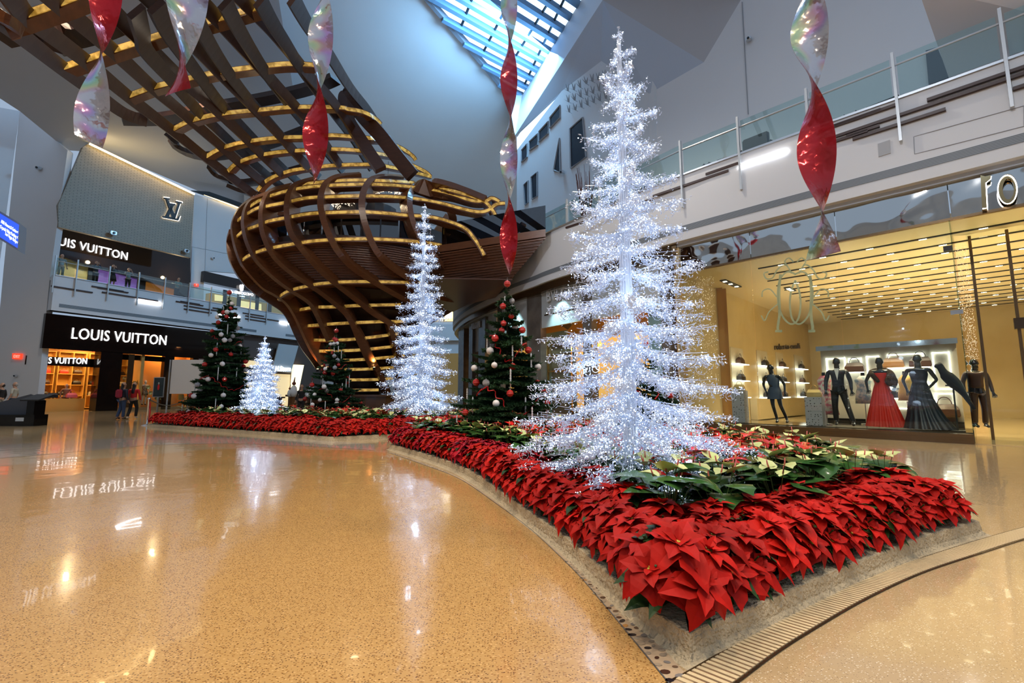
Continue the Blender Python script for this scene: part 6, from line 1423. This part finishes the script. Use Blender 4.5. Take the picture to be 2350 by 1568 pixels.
# dotted stands with gold shoe and clutch
DOT = mat('dotted_stand', (.33, .33, .35), .35); nt = DOT.node_tree; vv = nt.nodes.new('ShaderNodeTexVoronoi'); vv.inputs['Scale'].default_value = 13; vv.inputs['Randomness'].default_value = .5; rp = nt.nodes.new('ShaderNodeValToRGB'); rp.color_ramp.interpolation = 'CONSTANT'; rp.color_ramp.elements[0].color = (.02, .02, .02, 1); rp.color_ramp.elements[1].position = .2; rp.color_ramp.elements[1].color = (.33, .33, .35, 1)
tc = nt.nodes.new('ShaderNodeTexCoord'); nt.links.new(tc.outputs['Object'], vv.inputs[0]); nt.links.new(vv.outputs[0], rp.inputs[0]); nt.links.new(rp.outputs[0], nt.nodes['Principled BSDF'].inputs[0])
for (u, d, h_, w_, lb) in ((1697, -.75, 1.02, .19, 'dotted grey display stand nearest the big white tree inside the glass'), (1868, -.75, .82, .21, 'dotted grey display stand with a gold bag, left of the floral dress')):
    root = empty('display_stand', rwp(u, d), lb, 'display stand', None, rwh); bm = bmesh.new(); box(bm, (-w_, -w_, 0), (w_, w_, h_*.5)); link('lower_block', bm, DOT, root); bm = bmesh.new(); box(bm, (-w_, -w_, h_*.5+.004), (w_, w_, h_)); link('upper_block', bm, DOT, root)
def bagat(M, m, s, lb, grp=None): return handbag(M, m, s, lb, grp)
gold_l = mat('gold_leather', (.75, .50, .18), .3, .7)
p = rwp(1868, -.75); bagat(Matrix.Translation((p.x, p.y, .245+.82)) @ Matrix.Rotation(rwh, 4, 'Z'), gold_l, 1.0, 'small gold bag on top of the dotted stand left of the floral dress')
p = rwp(1697, -.75); bagat(Matrix.Translation((p.x, p.y, .245+1.02)) @ Matrix.Rotation(rwh, 4, 'Z'), gold_l, .9, 'small tan gold box bag on the dotted stand nearest the big white tree')
# neon framed partition with bags
PW = Wall(RW.pt(0, 0, -3.4).xy, RW.e.xy); NW = nosample(mat('neon_frame', (1, 1, 1), .4, emit=(.95, 1, .93), es=5))
root = empty('bag_partition', RW.pt(1, 0, -3.4), 'grey partition wall with white neon frames and bags behind the mannequins', 'partition'); kids = []
pa, pb = PW.hit(1884, 900)[0], PW.hit(2205, 900)[0]
kids.append(seg('panel', PW, pa, pb, .35, 2.62, -.5, -.35, mat('taupe_panel', (.42, .37, .29), .5))); kids.append(seg('chrome_edge', PW, pa-.05, pb+.05, 2.62, 2.78, -.5, .02, CHROME)); kids.append(seg('plinth', PW, pa, pb, .0, .35, -.5, -.1, BLACK))
for (u0, v0, u1, v1) in ((1890, 822, 1937, 850), (1942, 822, 1975, 850), (1983, 817, 2024, 935), (2032, 813, 2130, 941), (2136, 808, 2187, 894), (2144, 903, 2193, 941)):
    a = PW.hit(u0, v0); b = PW.hit(u1, v1); z0_, z1_ = max(.45, b[1]), a[1]; bm = bmesh.new()
    for q in ((a[0], b[0], z1_-.03, z1_), (a[0], b[0], z0_, z0_+.03), (a[0], a[0]+.03, z0_, z1_), (b[0]-.03, b[0], z0_, z1_)): PW.box(bm, q[0], q[1], q[2], q[3], -.36, -.30)
    upflip(bm); kids.append(link('neon_frame', bm, NW))
a = PW.hit(2032, 813)[0]; b = PW.hit(2130, 813)[0]
for z in (1.0, 1.45, 1.95): kids.append(seg('lit_shelf', PW, a, b, z, z+.025, -.36, -.12, NW))
a = PW.hit(1890, 813)[0]; b = PW.hit(1975, 813)[0]; kids.append(seg('lit_shelf', PW, a, b, 1.85, 1.875, -.36, -.12, NW))
settle(root, kids)
for (u, z, k, lb) in ((1960, 1.88, 0, 'brown bag on the lit shelf left of the red gown'), (2050, 1.98, 1, 'tan bag on the lit shelf between the red and black gowns'), (2112, 1.98, 0, 'brown bag on the lit shelf behind the head of the black gown mannequin'), (2060, 1.03, 2, 'black bag low on the lit shelf between the gowns')):
    s = PW.hit(u, 830, -.25)[0]; bagat(M_at(PW, s, z, -.25), BAGC[k], 1.4, lb)
s = PW.hit(2168, 930, -.25)[0]; bagat(M_at(PW, s, .48, -.25), BAGC[0], 1.7, 'large brown bag in the lowest neon frame right of the black gown')
light('partition_lamp', 'AREA', PW.pt((pa+pb)/2, 4.2, 1.0), 90, (1, .88, .65), 3, .5, PW.pt((pa+pb)/2, 1.2, -.3))
# niches with bags on the left inner wall of the boutique
IW = Wall((RW.pt(sE+.05, 0)-RW.n*.0).xy, (-RW.n).xy); NB = mat('niche_back', (.60, .52, .38), .5)
root = empty('niche_wall', IW.pt(5, 0), 'tall recessed shelving niches in the boutique wall behind the mannequin in the short dress', 'shelving'); kids = []; NI = [(1676, 1704, 796, 914), (1736, 1760, 803, 914), (1780, 1796, 808, 913), (1822, 1842, 814, 912)]; bagspots = []
for u0, u1, v0, v1 in NI:
    s0, z1_ = IW.hit(u0, v0, .02); s1, _ = IW.hit(u1, v0, .02); z0_ = IW.hit(u0, v1, .02)[1]; kids.append(seg('niche', IW, s0, s1, z0_, z1_, .005, .02, NB))
    for f in (.0, .33, .66):
        z = z0_+(z1_-z0_)*f; kids.append(seg('lit_shelf', IW, s0, s1, z, z+.03, .02, .25, NW)); bagspots.append(((s0+s1)/2, z+.03))
kids.append(seg('drawer_unit', IW, IW.hit(1736, 900, .3)[0], IW.hit(1850, 900, .3)[0], .05, .95, .02, .3, mat('cream_drawers', (.62, .50, .30), .4)))
settle(root, kids)
for i, (s, z) in enumerate(bagspots):
    k = (i*2) % 4; bagat(M_at(IW, s, z, .14), BAGC[k], 1.25, 'small %s bag on a lit shelf of the boutique wall niches' % names[k], '%s bags in the boutique niches' % names[k])
sign('roberto cavalli', IW, (1778, 803), (1836, 800), .30, .04, 'dark metal letters on the inner boutique wall above the niches', mat('dark_bronze_letter', (.10, .07, .04), .2, .8))
# strings of glass beads
BEAD = mat('glowing_glass_bead', (.9, .85, .7), .05, .3, emit=(1, .9, .7), es=.5); nosample(BEAD)  # beads given a faint glow of their own for sparkle
for (ua, ub, z0_, z1_, d, lb, n) in ((2203, 2232, 2.1, 5.25, -2.4, 'curtain of tiny glass beads right of the green glass edge', 700), (1572, 1640, 1.0, 5.2, -.5, 'curtain of tiny sparkling beads at the left end of the boutique window', 900)):
    a = RW.hit(ua, 700, d)[0]; b = RW.hit(ub, 700, d)[0]; bm = bmesh.new()
    for k in range(n): s = a+(b-a)*(rnd.randrange(14)+.5)/14; octa(bm, RW.pt(s+rnd.uniform(-.01, .01), rnd.uniform(z0_, z1_), d+rnd.choice((0, .1, -.1))), Vector((0, 0, 1)), .013, .009)
    tag(link('bead_curtain', bm, BEAD), lb, 'bead curtain', kind='stuff')

# ------------------------------------------------------------------ shop mannequins left, boards, stanchions, kiosk, signs
def lwp(u, d): return LW.pt(LW.hit(u, 940, d)[0], .03, d)
person(lwp(147, -2.0), hd, 'mannequin in a brown suit inside the bright ground floor entrance at left', mat('brown_suit', (.25, .10, .05), .6), mat('brown_suit', (.25, .10, .05), .6), hair=mat('cream_cap', (.7, .6, .45), .6), h=1.8, cat='mannequin', name='mannequin')
q = person(lwp(328, -.8)+Vector((0, 0, .3)), hd, 'pale mannequin in a dark patterned dress among gold flowers in the left window', None, None, hair=None, h=1.85, skin=mat('pale_mannequin', (.65, .55, .42), .3), cat='mannequin', name='mannequin')
bm = bmesh.new(); lathe(bm, [(.20, .72), (.19, .9), (.14, 1.08), (.17, 1.28), (.10, 1.40)], 20); link('dress', bm, mat('dark_pattern', (.10, .08, .06), .6, noise=(14, (.35, .28, .18), .08)), q, smooth=True)
gf = mat('gold_petal', (.80, .55, .20), .25, .8)
for i in range(16):
    u = 285+ (i*37 % 88); v = 868+(i*23 % 58)
    if abs(u-328) < 9: continue
    s, z = LW.hit(u, v, -.5); root = empty('gold_flower', LW.pt(s, z, -.5), 'gold metal flower hanging around the mannequin in the left window', 'decoration', 'gold flowers in the left window', hd)
    for k in range(6): bm = bmesh.new(); a = k*pi/3; leaf(bm, Vector((0, 0, 0)), (cos(a), -.25, sin(a)), (0, -1, 0), .19, .14, .2, .2, HEART); link('petal', bm, gf, root)
bm = bmesh.new(); c0 = LW.pt(*LW.hit(416, 905, -.6), -.6); LW.poly(bm, [(410, 905), (422, 905), (423, 918), (409, 918)], -.6, .2); upflip(bm); tag(link('display_box', bm, gf), 'small glowing gold box in the pink window behind the blank board', 'box')
# blank white board on two posts
def onG(u, v): p = G(u, v); return Vector((p.x, p.y, 0))
bl, br_ = onG(383, 957), onG(432, 948.5); wb = Wall((bl.x, bl.y), (br_.x-bl.x, 0.0)); wl = br_.x-bl.x
root = empty('blank_board', bl, 'large blank white board on two thin posts before the left shop window', 'board'); kids = []
z1_ = P(385, 826, bl.y).z; z0_ = P(385, 904, bl.y).z; kids.append(seg('board', wb, -.02, wl*1.08, z0_, z1_, .0, .05, mat('blank_white', (.62, .62, .62), .5)))
for s in (.02, wl*1.02): kids.append(seg('post', wb, s, s+.05, .02, z1_, -.05, .0, STEEL)); kids.append(seg('foot', wb, s-.08, s+.13, .0, .03, -.25, .25, STEEL))
settle(root, kids)
p = onG(358, 966); root = empty('poster_stand', p, 'slim steel stand holding a small dark poster before the left shop', 'sign'); z1_ = P(360, 866, p.y).z; z0_ = P(360, 912, p.y).z
for nm, b_, m_ in (('frame', (-.24, -.02, z0_, .24, .02, z1_), STEEL), ('poster', (-.21, -.026, z0_+.03, .21, -.02, z1_-.03), mat('dark_poster', (.012, .02, .025), .3, noise=(5, (.03, .05, .06), .3))), ('post', (-.03, -.01, .0, .03, .03, z0_), STEEL), ('base', (-.18, -.15, 0, .18, .15, .02), STEEL)):
    bm = bmesh.new(); box(bm, b_[:3], b_[3:]); link(nm, bm, m_, root)
bm = bmesh.new(); ball(bm, (0, -.03, (z0_+z1_)/2), 1, 10, (.05, .004, .13)); link('poster_figure', bm, redc, root); bm = bmesh.new(); ball(bm, (0, -.03, (z0_+z1_)/2+.17), 1, 8, (.035, .004, .05)); link('poster_face', bm, pale, root)
for i, (u, v) in enumerate(((337, 977), (424, 951))):
    p = onG(u, v); root = empty('stanchion', p, ('chrome rope stanchion at the left tip of the far flower bed', 'brass rope stanchion behind the blank board')[i], 'stanchion'); m_ = CHROME if i == 0 else mat('brass', (.8, .6, .3), .15, 1)
    bm = bmesh.new(); lathe(bm, [(.17, 0), (.17, .02), (.05, .05), (.03, .06)], 24); link('base', bm, m_, root, smooth=True); bm = bmesh.new(); lathe(bm, [(.035, .06), (.035, .93), (.05, .95), (.05, 1.0), (.02, 1.02)], 16); link('post', bm, m_, root, smooth=True)
    if i == 0: bm = bmesh.new(); tube(bm, [(.045, 0, .85), (.07, 0, .5), (.06, 0, .12)], .022, 6); link('belt', bm, redc, root)
a, b = onG(337, 977)+Vector((0, 0, .93)), onG(424, 951)+Vector((0, 0, .93)); mid = onG(380, 955)+Vector((0, 0, .5))
bm = bmesh.new(); tube(bm, catmull([a+(b-a)*.02, a.lerp(b, .25)-Vector((0, 0, .22)), a.lerp(b, .5)-Vector((0, 0, .30)), a.lerp(b, .75)-Vector((0, 0, .22)), b-(b-a)*.02], 5), .02, 6); tag(link('rope', bm, BLACKM), 'black rope hanging between the two stanchions before the left shop', 'rope')
# dark kiosk with sloping desk at the far left
p = onG(73, 978); root = empty('information_desk', p, 'low black information desk with a sloping top at the far left', 'desk'); Wk = .0
bm = bmesh.new(); box(bm, (-3.5, .0, .0), (.05, .5, .40)); link('bench', bm, BLACK, root); bm = bmesh.new(); box(bm, (-.22, -.05, .40), (.06, .35, .92)); link('pedestal', bm, BLACK, root)
bm = bmesh.new(); prism(bm, [(-.42, -.12, .90), (.26, -.12, .90), (.26, .45, 1.10), (-.42, .45, 1.10)], (0, 0, .05)); link('desk_top', bm, BLACKM, root); bm = bmesh.new(); prism(bm, [(-3.5, .5, .4), (-.7, .5, 1.15), (-.2, .5, .95), (-.2, .5, .4)], (0, .06, 0)); upflip(bm); link('back_panel', bm, mat('slate_panel', (.10, .11, .13), .3), root)
bm = bmesh.new(); box(bm, (-.62, -.006, .17), (-.32, .0, .30)); link('plate', bm, mat('white_plate', (.7, .75, .78), .3), root)
# hanging blue direction sign at the left edge
HSW = Wall(P(0, 520, 11.5).xy, (1, .62)); root = empty('direction_sign', P(20, 560, 11.6), 'blue lit direction sign with white writing hanging at the far left edge', 'sign'); kids = []
kids.append(wpoly('box', HSW, [(-60, 448), (45, 512), (41, 574), (-60, 512)], .0, .5, mat('steel_blue_case', (.22, .28, .36), .4))); kids.append(wpoly('screen', HSW, [(-58, 455), (43, 516), (39.5, 569), (-58, 508)], .03, .02, nosample(mat('blue_screen', (.02, .05, .5), .3, emit=(.03, .10, .85), es=1.2))))
for t_, L_, R__ in (('ARIA Resort & Casino <', (2, 511), (41, 537)), ('Crystals Valet Parking <', (0, 523), (40.5, 549)), ('Las Vegas Strip v', (12, 539), (40, 560))): kids.append(text_on(HSW, t_, L_, R__, .085, .04, SIGNW, 'writing', ext=.006))
settle(root, kids)
# red exit signs
EX = nosample(mat('exit_red', (.6, .02, .01), .4, emit=(1, .06, .02), es=1.2))
PR = Wall((-40, 28.7), (1, 0))
for w_, px, d, lb in ((PR, [(28, 811), (50, 812), (48, 825), (28, 824)], .05, 'red lit exit sign low on the white pier at far left'), (LW, [(446.5, 651), (456, 652), (456, 659), (446.5, 658)], -3.5, 'small red lit exit sign on the upper left white wall'), (W3, [(1404, 121), (1411, 121), (1411, 127), (1404, 127)], .05, None)):
    if lb is None: continue
    root = empty('exit_sign', w_.pt(*w_.hit(*px[3], d), d), lb, 'exit sign'); k1 = wpoly('lamp_box', w_, px, d+.06, .06, EX); u0 = px[3][0]+2; L_ = (px[3][0]+3, px[3][1]-3); R__ = (px[2][0]-3, px[2][1]-3); k2 = text_on(w_, 'EXIT', L_, R__, (w_.hit(*px[0], d)[1]-w_.hit(*px[3], d)[1])*.5, d+.09, mat('exit_letter', (.9, .5, .4), .4, emit=(1, .5, .4), es=1), 'writing', ext=.01); settle(root, [k1, k2])
# security cameras and small wall speakers
def fitting(w_, u, v, d, s_, lb, m_=None, cat='camera'):
    p = w_.pt(*w_.hit(u, v, d), d); root = empty('wall_camera', p, lb, cat, None, math.atan2(w_.n.x, -w_.n.y)); bm = bmesh.new(); box(bm, (-s_, -s_*1.6, -s_*.7), (s_, 0, s_*.7)); bmesh.ops.bevel(bm, geom=bm.edges[:], offset=s_*.2, segments=2, affect='EDGES'); link('housing', bm, m_ or STEEL, root); bm = bmesh.new(); lathe(bm, [(s_*.5, 0), (s_*.45, s_*.3)], 12, Matrix.Translation((0, -s_*1.6, 0)) @ Matrix.Rotation(pi/2, 4, 'X')); link('lens', bm, BLACK, root)
fitting(PR, 92, 388, .02, .14, 'small camera high on the white pier at left'); fitting(PR, 38, 863, .02, .09, 'small camera low on the white pier at left, under the exit sign')
fitting(LW, 257, 536, -.1, .18, 'square dark fitting low on the mesh screen, the left one'); fitting(LW, 424.5, 577, -.1, .18, 'square dark fitting low on the mesh screen, the right one'); fitting(LW, 488, 593, -3.5, .12, 'small camera on the white wall between mesh screen and lattice')
fitting(W3, 1720, 92, .05, .10, 'small camera high on the upper right wall'); fitting(W2, 1293, 397, .05, .13, 'small camera on the upper window wall beside the narrow window')
